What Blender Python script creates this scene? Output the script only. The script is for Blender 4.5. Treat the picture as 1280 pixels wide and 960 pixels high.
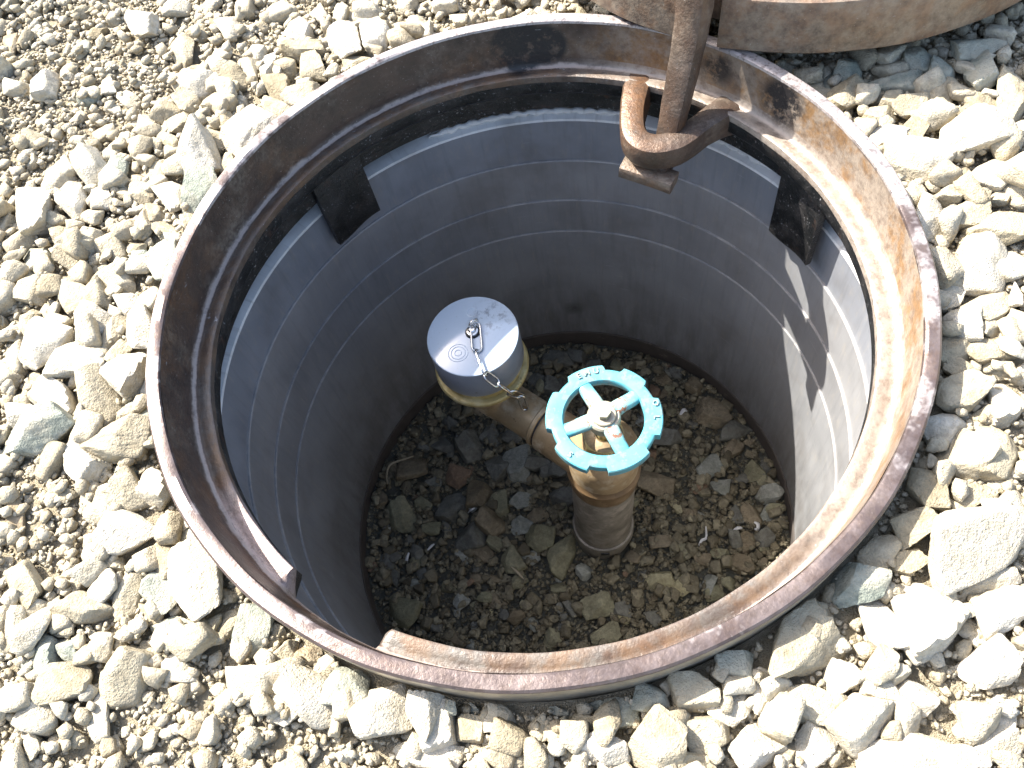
import bpy, bmesh, math, random
import numpy as np
from mathutils import Vector, Matrix

SC = bpy.context.scene
for o in list(bpy.data.objects):
    bpy.data.objects.remove(o)
R = math.radians

# ------------------------------------------------------------------ camera
cam_d = bpy.data.cameras.new('camera')
cam = bpy.data.objects.new('camera', cam_d)
SC.collection.objects.link(cam)
cam.location = (0.0, -0.448, 0.623)
cam.rotation_euler = (0.4883, 0.1274, -0.1587)
cam_d.sensor_width = 36.0
cam_d.lens = 36.0 * 1035.0 / 1280.0
cam_d.clip_start = 0.01
cam_d.clip_end = 500.0
SC.camera = cam

# ------------------------------------------------------------------ light
SUN_AZ, SUN_EL = R(138.0), R(47.5)
sdir = Vector((math.cos(SUN_AZ) * math.cos(SUN_EL), math.sin(SUN_AZ) * math.cos(SUN_EL), math.sin(SUN_EL)))
world = bpy.data.worlds.new('World')
SC.world = world
world.use_nodes = True
wn = world.node_tree.nodes
wl = world.node_tree.links
wn.clear()
wo = wn.new('ShaderNodeOutputWorld')
wb = wn.new('ShaderNodeBackground')
ws = wn.new('ShaderNodeTexSky')
ws.sky_type = 'NISHITA'
ws.sun_disc = False
ws.sun_elevation = SUN_EL
ws.sun_rotation = math.atan2(sdir.x, sdir.y)
ws.air_density = 1.0
ws.dust_density = 3.0
ws.ozone_density = 0.4
wb.inputs['Strength'].default_value = 0.15
wl.new(ws.outputs[0], wb.inputs[0])
wl.new(wb.outputs[0], wo.inputs[0])
sun_d = bpy.data.lights.new('sun', 'SUN')
sun_d.energy = 5.0
sun_d.angle = R(0.53)
sun_d.color = (1.0, 0.955, 0.885)
sun = bpy.data.objects.new('sun', sun_d)
SC.collection.objects.link(sun)
sun.rotation_euler = (-sdir).to_track_quat('-Z', 'Y').to_euler()
sun.location = sdir * 5

vs = SC.view_settings
vs.view_transform = 'Standard'
vs.look = 'None'
vs.exposure = 1.70
vs.gamma = 1.0
vs.use_curve_mapping = False
SC.render.engine = 'CYCLES'
SC.cycles.max_bounces = 6
SC.cycles.diffuse_bounces = 4
SC.cycles.caustics_reflective = False
SC.cycles.caustics_refractive = False
SC.cycles.use_denoising = True

# ------------------------------------------------------------------ helpers
def link(o, parent=None):
    SC.collection.objects.link(o)
    if parent is not None:
        o.parent = parent
    return o

def meshobj(name, verts, faces, mat, parent=None, smooth=True, sharp=None):
    me = bpy.data.meshes.new(name)
    me.from_pydata([tuple(v) for v in verts], [], faces)
    me.validate()
    me.update()
    if mat is not None:
        me.materials.append(mat)
    if smooth:
        me.polygons.foreach_set('use_smooth', [True] * len(me.polygons))
        if sharp:
            me.set_sharp_from_angle(angle=R(sharp))
    return link(bpy.data.objects.new(name, me), parent)

def bmobj(name, bm, mat, parent=None, sharp=35):
    me = bpy.data.meshes.new(name)
    bmesh.ops.recalc_face_normals(bm, faces=bm.faces)
    bm.to_mesh(me)
    bm.free()
    me.materials.append(mat)
    me.polygons.foreach_set('use_smooth', [True] * len(me.polygons))
    if sharp:
        me.set_sharp_from_angle(angle=R(sharp))
    return link(bpy.data.objects.new(name, me), parent)

def empty(name, loc=(0, 0, 0)):
    o = bpy.data.objects.new(name, None)
    o.location = loc
    o.empty_display_size = 0.02
    return link(o)

def tag(o, label=None, cat=None, group=None, kind=None):
    if label: o['label'] = label
    if cat: o['category'] = cat
    if group: o['group'] = group
    if kind: o['kind'] = kind
    return o

def lathe(name, prof, mat, parent=None, seg=192, a0=0.0, a1=2 * math.pi, centre=(0, 0, 0), closed=False, sharp=32, fr=None):
    """Revolve a (radius, height) profile. fr(angle, k, r, z) may bend a point."""
    full = abs(a1 - a0 - 2 * math.pi) < 1e-6
    n = seg if full else seg + 1
    vs_, fs = [], []
    m = len(prof)
    for i in range(n):
        a = a0 + (a1 - a0) * i / seg
        for k, (r, z) in enumerate(prof):
            if fr: r, z = fr(a, k, r, z)
            vs_.append((centre[0] + r * math.cos(a), centre[1] + r * math.sin(a), centre[2] + z))
    for i in range(seg):
        j = (i + 1) % n
        for k in range(m if closed else m - 1):
            k2 = (k + 1) % m
            fs.append((i * m + k, j * m + k, j * m + k2, i * m + k2))
    if not full and closed:
        fs.append(tuple(range(m)))
        fs.append(tuple(reversed([(n - 1) * m + k for k in range(m)])))
    o = meshobj(name, vs_, fs, mat, parent, True, sharp)
    bm = bmesh.new(); bm.from_mesh(o.data)
    bmesh.ops.remove_doubles(bm, verts=bm.verts, dist=1e-6)
    bmesh.ops.recalc_face_normals(bm, faces=bm.faces)
    bm.to_mesh(o.data); bm.free()
    o.data.set_sharp_from_angle(angle=R(sharp))
    return o

def sweep(name, path, sect, mat, parent=None, closed=False, scales=None, sharp=40, up=Vector((0, 0, 1))):
    """Sweep a list of (u, v) section points along a path of points."""
    path = [Vector(p) for p in path]
    n, m = len(path), len(sect)
    vs_, fs = [], []
    prev_x = None
    for i, p in enumerate(path):
        if closed:
            t = (path[(i + 1) % n] - path[i - 1]).normalized()
        else:
            t = (path[min(i + 1, n - 1)] - path[max(i - 1, 0)]).normalized()
        if prev_x is None:
            x = t.cross(up)
            if x.length < 1e-3: x = t.cross(Vector((1, 0, 0)))
        else:
            x = prev_x - t * prev_x.dot(t)
        x.normalize()
        y = t.cross(x)
        prev_x = x
        s = scales[i] if scales else 1.0
        for (a, b) in sect:
            vs_.append(p + x * a * s + y * b * s)
    for i in range(n if closed else n - 1):
        j = (i + 1) % n
        for k in range(m):
            k2 = (k + 1) % m
            fs.append((i * m + k, j * m + k, j * m + k2, i * m + k2))
    if not closed:
        fs.append(tuple(range(m)))
        fs.append(tuple(reversed([(n - 1) * m + k for k in range(m)])))
    o = meshobj(name, vs_, fs, mat, parent, True, None)
    bm = bmesh.new(); bm.from_mesh(o.data)
    bmesh.ops.recalc_face_normals(bm, faces=bm.faces)
    bm.to_mesh(o.data); bm.free()
    if sharp: o.data.set_sharp_from_angle(angle=R(sharp))
    return o

def circ(r, n=12):
    return [(r * math.cos(2 * math.pi * k / n), r * math.sin(2 * math.pi * k / n)) for k in range(n)]

def smooth_path(pts, n=8):
    """Catmull-Rom through pts."""
    P = [Vector(p) for p in pts]
    P = [P[0] * 2 - P[1]] + P + [P[-1] * 2 - P[-2]]
    out = []
    for i in range(1, len(P) - 2):
        for k in range(n):
            t = k / n
            out.append(0.5 * ((2 * P[i]) + (P[i + 1] - P[i - 1]) * t + (2 * P[i - 1] - 5 * P[i] + 4 * P[i + 1] - P[i + 2]) * t * t
                              + (-P[i - 1] + 3 * P[i] - 3 * P[i + 1] + P[i + 2]) * t ** 3))
    out.append(P[-2].copy())
    return out

# ------------------------------------------------------------------ materials
class NT:
    def __init__(s, name):
        s.m = bpy.data.materials.new(name)
        s.m.use_nodes = True
        s.t = s.m.node_tree
        s.n, s.l = s.t.nodes, s.t.links
        s.n.clear()
        s.out = s.n.new('ShaderNodeOutputMaterial')
        s.b = s.n.new('ShaderNodeBsdfPrincipled')
        s.l.new(s.b.outputs[0], s.out.inputs[0])
        s.tc = s.n.new('ShaderNodeTexCoord')
        s.obj = s.tc.outputs['Object']
    def set(s, k, v):
        if hasattr(v, 'is_linked') or isinstance(v, bpy.types.NodeSocket): s.l.new(v, s.b.inputs[k])
        else: s.b.inputs[k].default_value = (*v, 1.0) if isinstance(v, tuple) and len(v) == 3 else v
    def noise(s, scale, detail=4, rough=0.6, vec=None, dist=0.0, off=None, stretch=None):
        v = vec or s.obj
        if off is not None or stretch is not None:
            mp = s.n.new('ShaderNodeMapping')
            if off is not None: mp.inputs['Location'].default_value = off
            if stretch is not None: mp.inputs['Scale'].default_value = stretch
            s.l.new(v, mp.inputs[0]); v = mp.outputs[0]
        t = s.n.new('ShaderNodeTexNoise')
        t.inputs['Scale'].default_value = scale
        t.inputs['Detail'].default_value = min(detail, 4)
        t.inputs['Roughness'].default_value = rough
        t.inputs['Distortion'].default_value = dist
        s.l.new(v, t.inputs['Vector'])
        return t.outputs['Fac']
    def voro(s, scale, vec=None, feature='F1', out='Distance'):
        t = s.n.new('ShaderNodeTexVoronoi'); t.feature = feature
        t.inputs['Scale'].default_value = scale
        s.l.new(vec or s.obj, t.inputs['Vector'])
        return t.outputs[out]
    def ramp(s, f, stops):
        r = s.n.new('ShaderNodeValToRGB')
        e = r.color_ramp.elements
        while len(e) < len(stops): e.new(0.5)
        for el, (p, c) in zip(e, stops):
            el.position = p
            el.color = (c, c, c, 1) if not isinstance(c, tuple) else (*c, 1)
        s.l.new(f, r.inputs[0])
        return r.outputs[0]
    def mix(s, f, a, b, mode='MIX'):
        x = s.n.new('ShaderNodeMix'); x.data_type = 'RGBA'; x.blend_type = mode
        for i, v in ((0, f), (6, a), (7, b)):
            if isinstance(v, bpy.types.NodeSocket): s.l.new(v, x.inputs[i])
            else: x.inputs[i].default_value = (*v, 1) if isinstance(v, tuple) else v
        return x.outputs[2]
    def math(s, op, a, b=0.0, clamp=False):
        x = s.n.new('ShaderNodeMath'); x.operation = op; x.use_clamp = clamp
        for i, v in ((0, a), (1, b)):
            if isinstance(v, bpy.types.NodeSocket): s.l.new(v, x.inputs[i])
            else: x.inputs[i].default_value = v
        return x.outputs[0]
    def xyz(s, vec=None):
        x = s.n.new('ShaderNodeSeparateXYZ'); s.l.new(vec or s.obj, x.inputs[0]); return x.outputs
    def rnd(s):
        return s.n.new('ShaderNodeObjectInfo').outputs['Random']
    def attr(s, name):
        a = s.n.new('ShaderNodeAttribute'); a.attribute_name = name; return a
    def bump(s, h, strength=0.4, dist=0.002, prev=None):
        b = s.n.new('ShaderNodeBump')
        b.inputs['Strength'].default_value = strength
        b.inputs['Distance'].default_value = dist
        s.l.new(h, b.inputs['Height'])
        if prev is not None: s.l.new(prev, b.inputs['Normal'])
        s.l.new(b.outputs[0], s.b.inputs['Normal'])
        return b.outputs[0]
    def sphere_mask(s, c, r0, r1, vec=None):
        d = s.n.new('ShaderNodeVectorMath'); d.operation = 'DISTANCE'
        s.l.new(vec or s.obj, d.inputs[0]); d.inputs[1].default_value = c
        m = s.n.new('ShaderNodeMapRange')
        s.l.new(d.outputs['Value'], m.inputs[0])
        m.inputs[1].default_value = r0; m.inputs[2].default_value = r1
        m.inputs[3].default_value = 1.0; m.inputs[4].default_value = 0.0
        return m.outputs[0]

def world_pos(t):
    g = t.n.new('ShaderNodeNewGeometry')
    return g.outputs['Position']

def mat_stone(name, lo, hi, spot, rough=0.9, tone_attr=None, dust=None, dust_amt=0.0, spec=0.25):
    t = NT(name)
    p = world_pos(t)
    rv = t.attr(tone_attr).outputs['Fac'] if tone_attr else t.rnd()
    base = t.mix(rv, lo, hi)
    n1 = t.noise(38, 3, 0.65, vec=p)
    n2 = t.noise(160, 4, 0.7, vec=p)
    c = t.mix(t.ramp(n1, [(0.38, 0.0), (0.62, 1.0)]), base, spot)
    c = t.mix(0.55, base, c)
    val = t.ramp(n2, [(0.25, 0.62), (0.7, 1.14)])
    c = t.mix(1.0, c, val, 'MULTIPLY')
    speck = t.ramp(t.voro(420, vec=p), [(0.10, 0.55), (0.26, 1.0)])
    c = t.mix(0.55, c, t.mix(1.0, c, speck, 'MULTIPLY'))
    if dust:
        dm = t.ramp(t.noise(22, 3, 0.7, vec=p), [(0.42, 0.0), (0.60, 1.0)])
        c = t.mix(t.math('MULTIPLY', dm, dust_amt), c, dust)
    t.set('Base Color', c)
    t.set('Roughness', rough)
    t.set('Specular IOR Level', spec)
    h = t.math('ADD', t.math('MULTIPLY', n2, 0.7), t.math('MULTIPLY', t.noise(520, 2, 0.65, vec=p), 0.5))
    t.bump(h, 0.9, 0.0035)
    return t.m

CREAM = (0.42, 0.37, 0.27)
M = {}
M['c'] = mat_stone('stone_cream', (0.285, 0.245, 0.165), (0.44, 0.395, 0.295), (0.215, 0.17, 0.10), dust=(0.42, 0.365, 0.255), dust_amt=0.5)
M['w'] = mat_stone('stone_pale', (0.45, 0.41, 0.33), (0.56, 0.525, 0.445), (0.35, 0.30, 0.20), dust=(0.48, 0.42, 0.30), dust_amt=0.4)
M['g'] = mat_stone('stone_green_grey', (0.25, 0.265, 0.215), (0.36, 0.36, 0.29), (0.17, 0.195, 0.16), dust=(0.44, 0.40, 0.30), dust_amt=0.7)
M['b'] = mat_stone('stone_tan', (0.27, 0.21, 0.13), (0.36, 0.30, 0.21), (0.20, 0.14, 0.08), dust=(0.44, 0.38, 0.27), dust_amt=0.4)
M['gravel'] = mat_stone('gravel_mixed', (0.285, 0.24, 0.16), (0.52, 0.475, 0.37), (0.38, 0.32, 0.215), tone_attr='tone')
PD = {}
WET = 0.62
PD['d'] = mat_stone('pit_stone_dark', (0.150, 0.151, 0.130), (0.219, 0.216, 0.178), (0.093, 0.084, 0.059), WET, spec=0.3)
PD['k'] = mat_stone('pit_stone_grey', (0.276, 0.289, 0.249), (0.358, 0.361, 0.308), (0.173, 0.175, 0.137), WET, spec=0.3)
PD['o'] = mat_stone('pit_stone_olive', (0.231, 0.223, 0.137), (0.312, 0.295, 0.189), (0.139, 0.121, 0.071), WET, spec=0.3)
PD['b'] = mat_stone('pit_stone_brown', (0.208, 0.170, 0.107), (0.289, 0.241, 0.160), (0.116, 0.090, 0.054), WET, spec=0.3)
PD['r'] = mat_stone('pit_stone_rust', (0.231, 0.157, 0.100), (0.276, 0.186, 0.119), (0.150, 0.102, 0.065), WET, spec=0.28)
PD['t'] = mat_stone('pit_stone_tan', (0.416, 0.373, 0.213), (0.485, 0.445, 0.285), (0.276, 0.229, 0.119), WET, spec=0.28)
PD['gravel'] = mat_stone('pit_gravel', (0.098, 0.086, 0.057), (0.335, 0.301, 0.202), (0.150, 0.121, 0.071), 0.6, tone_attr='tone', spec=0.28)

def mat_soil(name, a, b, sc=60):
    t = NT(name)
    n = t.noise(sc, 8, 0.7)
    t.set('Base Color', t.mix(n, a, b))
    t.set('Roughness', 0.95)
    t.set('Specular IOR Level', 0.1)
    t.bump(t.math('ADD', t.noise(220, 6, 0.75), t.noise(700, 3, 0.6)), 1.0, 0.006)
    return t.m
M['soil'] = mat_soil('dry_soil', (0.34, 0.285, 0.185), (0.47, 0.415, 0.305))
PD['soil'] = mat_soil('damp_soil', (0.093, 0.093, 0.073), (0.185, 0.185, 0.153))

def mat_iron(name, dusty=0.75, metal=0.12, bump=0.85):
    """Rusty cast iron: dark brown scale, orange rust, dry dust, worn bright scuffs."""
    t = NT(name)
    x = t.xyz()
    big = t.noise(9, 6, 0.62, off=(3.1, 0.4, 1.7))
    mid = t.noise(34, 7, 0.68)
    fine = t.noise(190, 6, 0.7)
    c = t.mix(t.ramp(mid, [(0.30, 0.0), (0.68, 1.0)]), (0.036, 0.025, 0.020), (0.078, 0.050, 0.036))
    rust = t.math('MULTIPLY', t.ramp(big, [(0.50, 0.0), (0.66, 1.0)]), t.ramp(fine, [(0.35, 0.25), (0.62, 1.0)]))
    c = t.mix(rust, c, (0.135, 0.068, 0.032))
    dust = t.math('MULTIPLY', t.ramp(t.noise(15, 7, 0.7, off=(7, 2, 4)), [(0.48, 0.0), (0.70, 1.0)]), t.ramp(fine, [(0.40, 0.2), (0.60, 1.0)]))
    c = t.mix(t.math('MULTIPLY', dust, min(1.0, dusty)), c, (0.18, 0.145, 0.11))
    if dusty > 1: c = t.mix(t.ramp(t.noise(75, 6, 0.75, off=(1, 9, 3)), [(0.34, 0.12), (0.60, dusty - 1.0)]), c, t.mix(t.ramp(t.noise(40, 4, 0.7, off=(4, 1, 6)), [(0.42, 0.0), (0.6, 1.0)]), (0.30, 0.245, 0.18), (0.26, 0.165, 0.10)))
    speck = t.ramp(t.noise(420, 2, 0.5), [(0.68, 0.0), (0.74, 1.0)])
    c = t.mix(t.math('MULTIPLY', speck, 0.45), c, (0.30, 0.27, 0.25))
    t.set('Base Color', c)
    t.set('Metallic', metal)
    t.set('Roughness', t.ramp(t.math('ADD', t.math('MULTIPLY', mid, 0.6), t.math('MULTIPLY', dust, 0.5)), [(0.2, 0.36), (0.8, 0.68)]))
    t.bump(t.math('ADD', t.math('MULTIPLY', fine, 0.8), t.math('MULTIPLY', mid, 0.7)), bump, 0.0026)
    return t
ti = mat_iron('rusty_cast_iron')
M['iron'] = ti.m
M['iron_dusty'] = mat_iron('dusty_rusty_iron', 1.55, 0.08, 0.45).m
M['iron_loop'] = mat_iron('dark_worn_iron', 1.10, 0.3, 0.55).m

def frame_iron(name, top):
    """Frame casting: extra dust lying in the groove and rust creeping along it."""
    t = mat_iron(name, bump=0.40)
    cur = t.b.inputs['Base Color'].links[0].from_socket
    x = t.xyz()
    rr = t.math('SQRT', t.math('ADD', t.math('POWER', x[0], 2.0), t.math('POWER', x[1], 2.0)))
    if top:
        n = t.noise(120, 5, 0.7)
        m = t.ramp(n, [(0.30, 0.35), (0.60, 0.95)])
        cur = t.mix(m, cur, t.mix(t.ramp(t.noise(26, 6, 0.7), [(0.4, 0.0), (0.62, 1.0)]), (0.080, 0.060, 0.057), (0.135, 0.108, 0.102)))
        pale_patch = t.math('ADD', t.math('MULTIPLY', t.noise(16, 4, 0.75, off=(6, 2, 2)), 0.9), t.math('ADD', t.math('MULTIPLY', x[1], 0.34), t.math('MULTIPLY', x[0], 0.16)))  # pale patches, denser towards the far side and a little to the right
        cur = t.mix(t.math('MULTIPLY', t.ramp(pale_patch, [(0.445, 0.0), (0.52, 1.0)]), t.ramp(t.noise(180, 3, 0.7), [(0.36, 0.35), (0.5, 1.0)])), cur, (0.34, 0.305, 0.29))
        sd = t.math('MULTIPLY', t.math('LESS_THAN', x[2], -0.0035), t.math('GREATER_THAN', rr, 0.352))
        cur = t.mix(t.math('MULTIPLY', sd, t.ramp(t.noise(45, 4, 0.7, off=(2, 2, 9)), [(0.34, 0.55), (0.55, 1.0)])), cur, (0.34, 0.305, 0.24))
        t.b.inputs['Metallic'].default_value = 0.45; t.set('Roughness', t.ramp(t.noise(40, 4, 0.6), [(0.3, 0.30), (0.7, 0.46)]))
        for nd in t.n:
            if nd.type == 'BUMP': nd.inputs['Strength'].default_value = 0.22
    else:
        wob = t.math('MULTIPLY', t.math('SUBTRACT', t.noise(34, 5, 0.7), 0.5), 0.0045)
        def band(c0, w0, w1):
            g = t.n.new('ShaderNodeMapRange')
            t.l.new(t.math('ABSOLUTE', t.math('ADD', t.math('SUBTRACT', rr, c0), wob)), g.inputs[0])
            g.inputs[1].default_value = w0; g.inputs[2].default_value = w1; g.inputs[3].default_value = 1.0; g.inputs[4].default_value = 0.0
            return t.math('MULTIPLY', g.outputs[0], t.math('LESS_THAN', x[2], -0.050))
        # rust on the narrow seat, a line of packed pale dust in its groove
        cur = t.mix(t.math('MULTIPLY', band(0.3290, 0.006, 0.0085), t.ramp(t.noise(45, 5, 0.7), [(0.36, 0.15), (0.60, 0.9)])), cur, t.mix(t.ramp(t.noise(28, 4, 0.7), [(0.42, 0.0), (0.58, 1.0)]), (0.125, 0.078, 0.046), (0.115, 0.105, 0.092)))
        cur = t.mix(t.math('MULTIPLY', band(0.3398, 0.0011, 0.0021), t.ramp(t.noise(50, 5, 0.7), [(0.30, 0.25), (0.48, 1.0)])), cur, (0.30, 0.235, 0.195))
        for c, r0, r1 in (((-0.243, -0.205, -0.056), 0.030, 0.075), ((-0.275, -0.160, -0.056), 0.02, 0.06)):
            mk = t.math('MULTIPLY', t.math('MULTIPLY', t.sphere_mask(c, r0, r1), t.math('LESS_THAN', rr, 0.3385)), t.ramp(t.noise(110, 4, 0.75), [(0.34, 0.3), (0.52, 1.0)]))
            cur = t.mix(mk, cur, (0.30, 0.235, 0.215))
        # dry orange-tan rust bloom on the right-hand side of the seat
        side = t.ramp(t.math('ADD', t.math('MULTIPLY', x[0], 1.3), t.math('MULTIPLY', t.noise(8, 5, 0.65, off=(1, 5, 2)), 0.55)), [(0.44, 0.0), (0.64, 1.0)])
        blo = t.mix(t.ramp(t.noise(30, 6, 0.72, off=(4, 4, 9)), [(0.46, 0.0), (0.62, 1.0)]), (0.25, 0.205, 0.16), (0.21, 0.12, 0.052))
        blo = t.mix(t.ramp(x[2], [(0.0, 0.0), (1.0, 0.0)]) if False else t.math('LESS_THAN', x[2], -0.049), blo, (0.30, 0.255, 0.21))
        cur = t.mix(t.math('MULTIPLY', side, t.ramp(t.noise(90, 4, 0.75), [(0.34, 0.35), (0.56, 0.95)])), cur, blo)
        # worn tar patches left on the taper
        for c, r0, r1 in (((0.296, 0.168, -0.025), 0.020, 0.034), ((0.05, 0.341, -0.03), 0.030, 0.036), ((0.08, 0.337, -0.03), 0.022, 0.028), ((0.25, 0.236, -0.025), 0.012, 0.024)):
            mk = t.sphere_mask(c, r0, r1, t.mix(0.05, t.obj, t.n.new('ShaderNodeTexNoise').outputs['Color']) if False else None)
            mk = t.math('MULTIPLY', mk, t.ramp(t.noise(60, 5, 0.75), [(0.36, 0.0), (0.50, 1.0)]))
            cur = t.mix(mk, cur, (0.018, 0.016, 0.016))
        # chalky scratches
        sc = t.ramp(t.noise(70, 3, 0.6, stretch=(1, 1, 5.0), off=(2, 2, 2)), [(0.70, 0.0), (0.76, 1.0)])
        cur = t.mix(t.math('MULTIPLY', sc, 0.55), cur, (0.42, 0.42, 0.43))
    t.set('Base Color', cur)
    return t.m
M['rim'] = frame_iron('rusty_iron_rim', True)
M['seat'] = frame_iron('rusty_iron_seat', False)

def mat_tar():
    t = NT('black_tar_paint')
    n = t.noise(40, 6, 0.7); f = t.noise(240, 5, 0.7)
    c = t.mix(t.ramp(n, [(0.45, 0.0), (0.72, 1.0)]), (0.008, 0.0085, 0.009), (0.034, 0.030, 0.028))
    sp = t.ramp(t.noise(330, 3, 0.6), [(0.62, 0.0), (0.70, 1.0)])
    c = t.mix(t.math('MULTIPLY', t.math('MULTIPLY', sp, t.ramp(t.noise(30, 4, 0.7, off=(1, 1, 7)), [(0.42, 0.1), (0.58, 1.0)])), 0.8), c, (0.34, 0.33, 0.33))
    c = t.mix(t.math('MULTIPLY', t.ramp(t.noise(25, 5, 0.7, off=(3, 3, 3)), [(0.60, 0.0), (0.72, 1.0)]), 0.6), c, (0.085, 0.042, 0.025))
    t.set('Base Color', c)
    t.set('Roughness', t.ramp(n, [(0.3, 0.32), (0.7, 0.6)]))
    t.bump(t.math('ADD', f, n), 0.6, 0.002)
    return t.m
M['tar'] = mat_tar()

def mat_pvc(name, col, rough=0.42, streak=0.5, stain=True):
    t = NT(name)
    x = t.xyz()
    # coordinates wrapped round the pipe: angle, height
    ang = t.math('ARCTAN2', x[1], x[0])
    cb = t.n.new('ShaderNodeCombineXYZ')
    t.l.new(t.math('MULTIPLY', ang, 0.36), cb.inputs[0]); t.l.new(x[2], cb.inputs[2])
    v = cb.outputs[0]
    n1 = t.noise(14, 6, 0.6)
    vert = t.noise(30, 5, 0.65, vec=v, stretch=(3.2, 1, 0.25))
    fine = t.noise(260, 4, 0.7)
    c = t.mix(t.ramp(n1, [(0.3, 0.0), (0.7, 1.0)]), tuple(a * 0.86 for a in col), tuple(a * 1.10 for a in col))
    c = t.mix(t.math('MULTIPLY', t.ramp(vert, [(0.50, 0.0), (0.72, 1.0)]), 0.75 * streak), c, tuple(a * 0.55 for a in col))
    c = t.mix(t.math('MULTIPLY', t.ramp(t.noise(60, 6, 0.7, vec=v, stretch=(2.0, 1, 0.4), off=(5, 0, 2)), [(0.54, 0.0), (0.70, 1.0)]), 0.40), c, (0.31, 0.28, 0.235))
    c = t.mix(t.math('MULTIPLY', t.ramp(t.noise(7, 5, 0.7, off=(9, 2, 5)), [(0.50, 0.0), (0.66, 1.0)]), 0.35), c, (0.13, 0.115, 0.10))
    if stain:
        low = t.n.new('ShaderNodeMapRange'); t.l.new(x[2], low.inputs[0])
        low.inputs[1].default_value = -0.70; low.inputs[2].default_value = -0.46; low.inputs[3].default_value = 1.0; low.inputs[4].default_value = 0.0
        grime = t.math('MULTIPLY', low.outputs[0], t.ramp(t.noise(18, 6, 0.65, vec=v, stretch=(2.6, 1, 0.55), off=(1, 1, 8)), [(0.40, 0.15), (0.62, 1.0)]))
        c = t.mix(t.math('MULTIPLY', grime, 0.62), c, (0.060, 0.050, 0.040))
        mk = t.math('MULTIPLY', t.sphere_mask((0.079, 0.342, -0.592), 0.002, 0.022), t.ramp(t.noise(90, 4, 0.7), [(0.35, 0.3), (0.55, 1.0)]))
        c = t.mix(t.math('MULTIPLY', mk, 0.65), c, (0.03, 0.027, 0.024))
    spk = t.ramp(t.voro(75, vec=t.mix(1.0, v, v)), [(0.030, 1.0), (0.055, 0.0)])
    c = t.mix(t.math('MULTIPLY', spk, 0.5), c, (0.42, 0.39, 0.34))
    scr = t.ramp(t.noise(46, 2, 0.5, vec=v, stretch=(0.35, 1, 7.0), off=(8, 3, 1)), [(0.705, 0.0), (0.735, 1.0)])
    c = t.mix(t.math('MULTIPLY', scr, 0.30), c, (0.40, 0.40, 0.41))
    if stain:
        for ze in (-0.2325, -0.3107, -0.3788):
            e = t.n.new('ShaderNodeMapRange')
            t.l.new(t.math('ABSOLUTE', t.math('SUBTRACT', x[2], ze)), e.inputs[0])
            e.inputs[1].default_value = 0.0006; e.inputs[2].default_value = 0.0013; e.inputs[3].default_value = 1.0; e.inputs[4].default_value = 0.0
            c = t.mix(t.math('MULTIPLY', e.outputs[0], t.ramp(t.noise(25, 4, 0.7, off=(2, 6, 4)), [(0.40, 0.0), (0.62, 0.55)])), c, (0.42, 0.39, 0.35))
    t.set('Base Color', c)
    t.set('Roughness', t.ramp(n1, [(0.3, rough - 0.06), (0.7, rough + 0.10)]))
    t.set('Specular IOR Level', 0.5)
    t.bump(fine, 0.12, 0.0008)
    return t.m
for _k, _c in enumerate(((0.212, 0.221, 0.240), (0.238, 0.238, 0.240), (0.216, 0.217, 0.220), (0.230, 0.233, 0.238))):
    M['pvc%d' % _k] = mat_pvc('grey_pvc_ring', _c)
M['pvc_cut'] = mat_pvc('cut_pvc_edge', (0.68, 0.67, 0.64), 0.65, 0.2, False)

def mat_plain(name, col, rough=0.5, metal=0.0, var=0.25, scale=60, bump=0.2, spec=0.5, spots=None, spot_thr=0.6, spot_scale=40, coat=0.0):
    t = NT(name)
    n = t.noise(scale, 6, 0.65)
    c = t.mix(n, tuple(a * (1 - var) for a in col), tuple(min(1, a * (1 + var)) for a in col))
    if spots:
        c = t.mix(t.ramp(t.noise(spot_scale, 6, 0.7, off=(3, 7, 1)), [(spot_thr, 0.0), (spot_thr + 0.07, 1.0)]), c, spots)
    t.set('Base Color', c)
    t.set('Metallic', metal)
    t.set('Roughness', rough)
    t.set('Specular IOR Level', spec)
    t.set('Coat Weight', coat)
    t.bump(t.noise(scale * 5, 5, 0.7), bump, 0.001)
    return t.m
M['dark_band'] = mat_plain('dark_brown_collar', (0.060, 0.050, 0.042), 0.75, var=0.45, scale=30, spots=(0.12, 0.10, 0.08), spot_thr=0.62)  # darker and browner than the rings above, with lighter blotches

# ================================================================== MANHOLE FRAME
frame = tag(empty('manhole_casting'), 'round rusty cast iron manhole frame set in the gravel', 'manhole frame')
NA, NB = R(-138.2), R(-121.5)     # gap cut in the cover seat, lower left
def in_notch(a):
    a = (a + math.pi) % (2 * math.pi) - math.pi
    f = 0.012
    if a < NA - f or a > NB + f: return 0.0
    return min(1.0, (a - NA + f) / f, (NB + f - a) / f)

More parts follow.
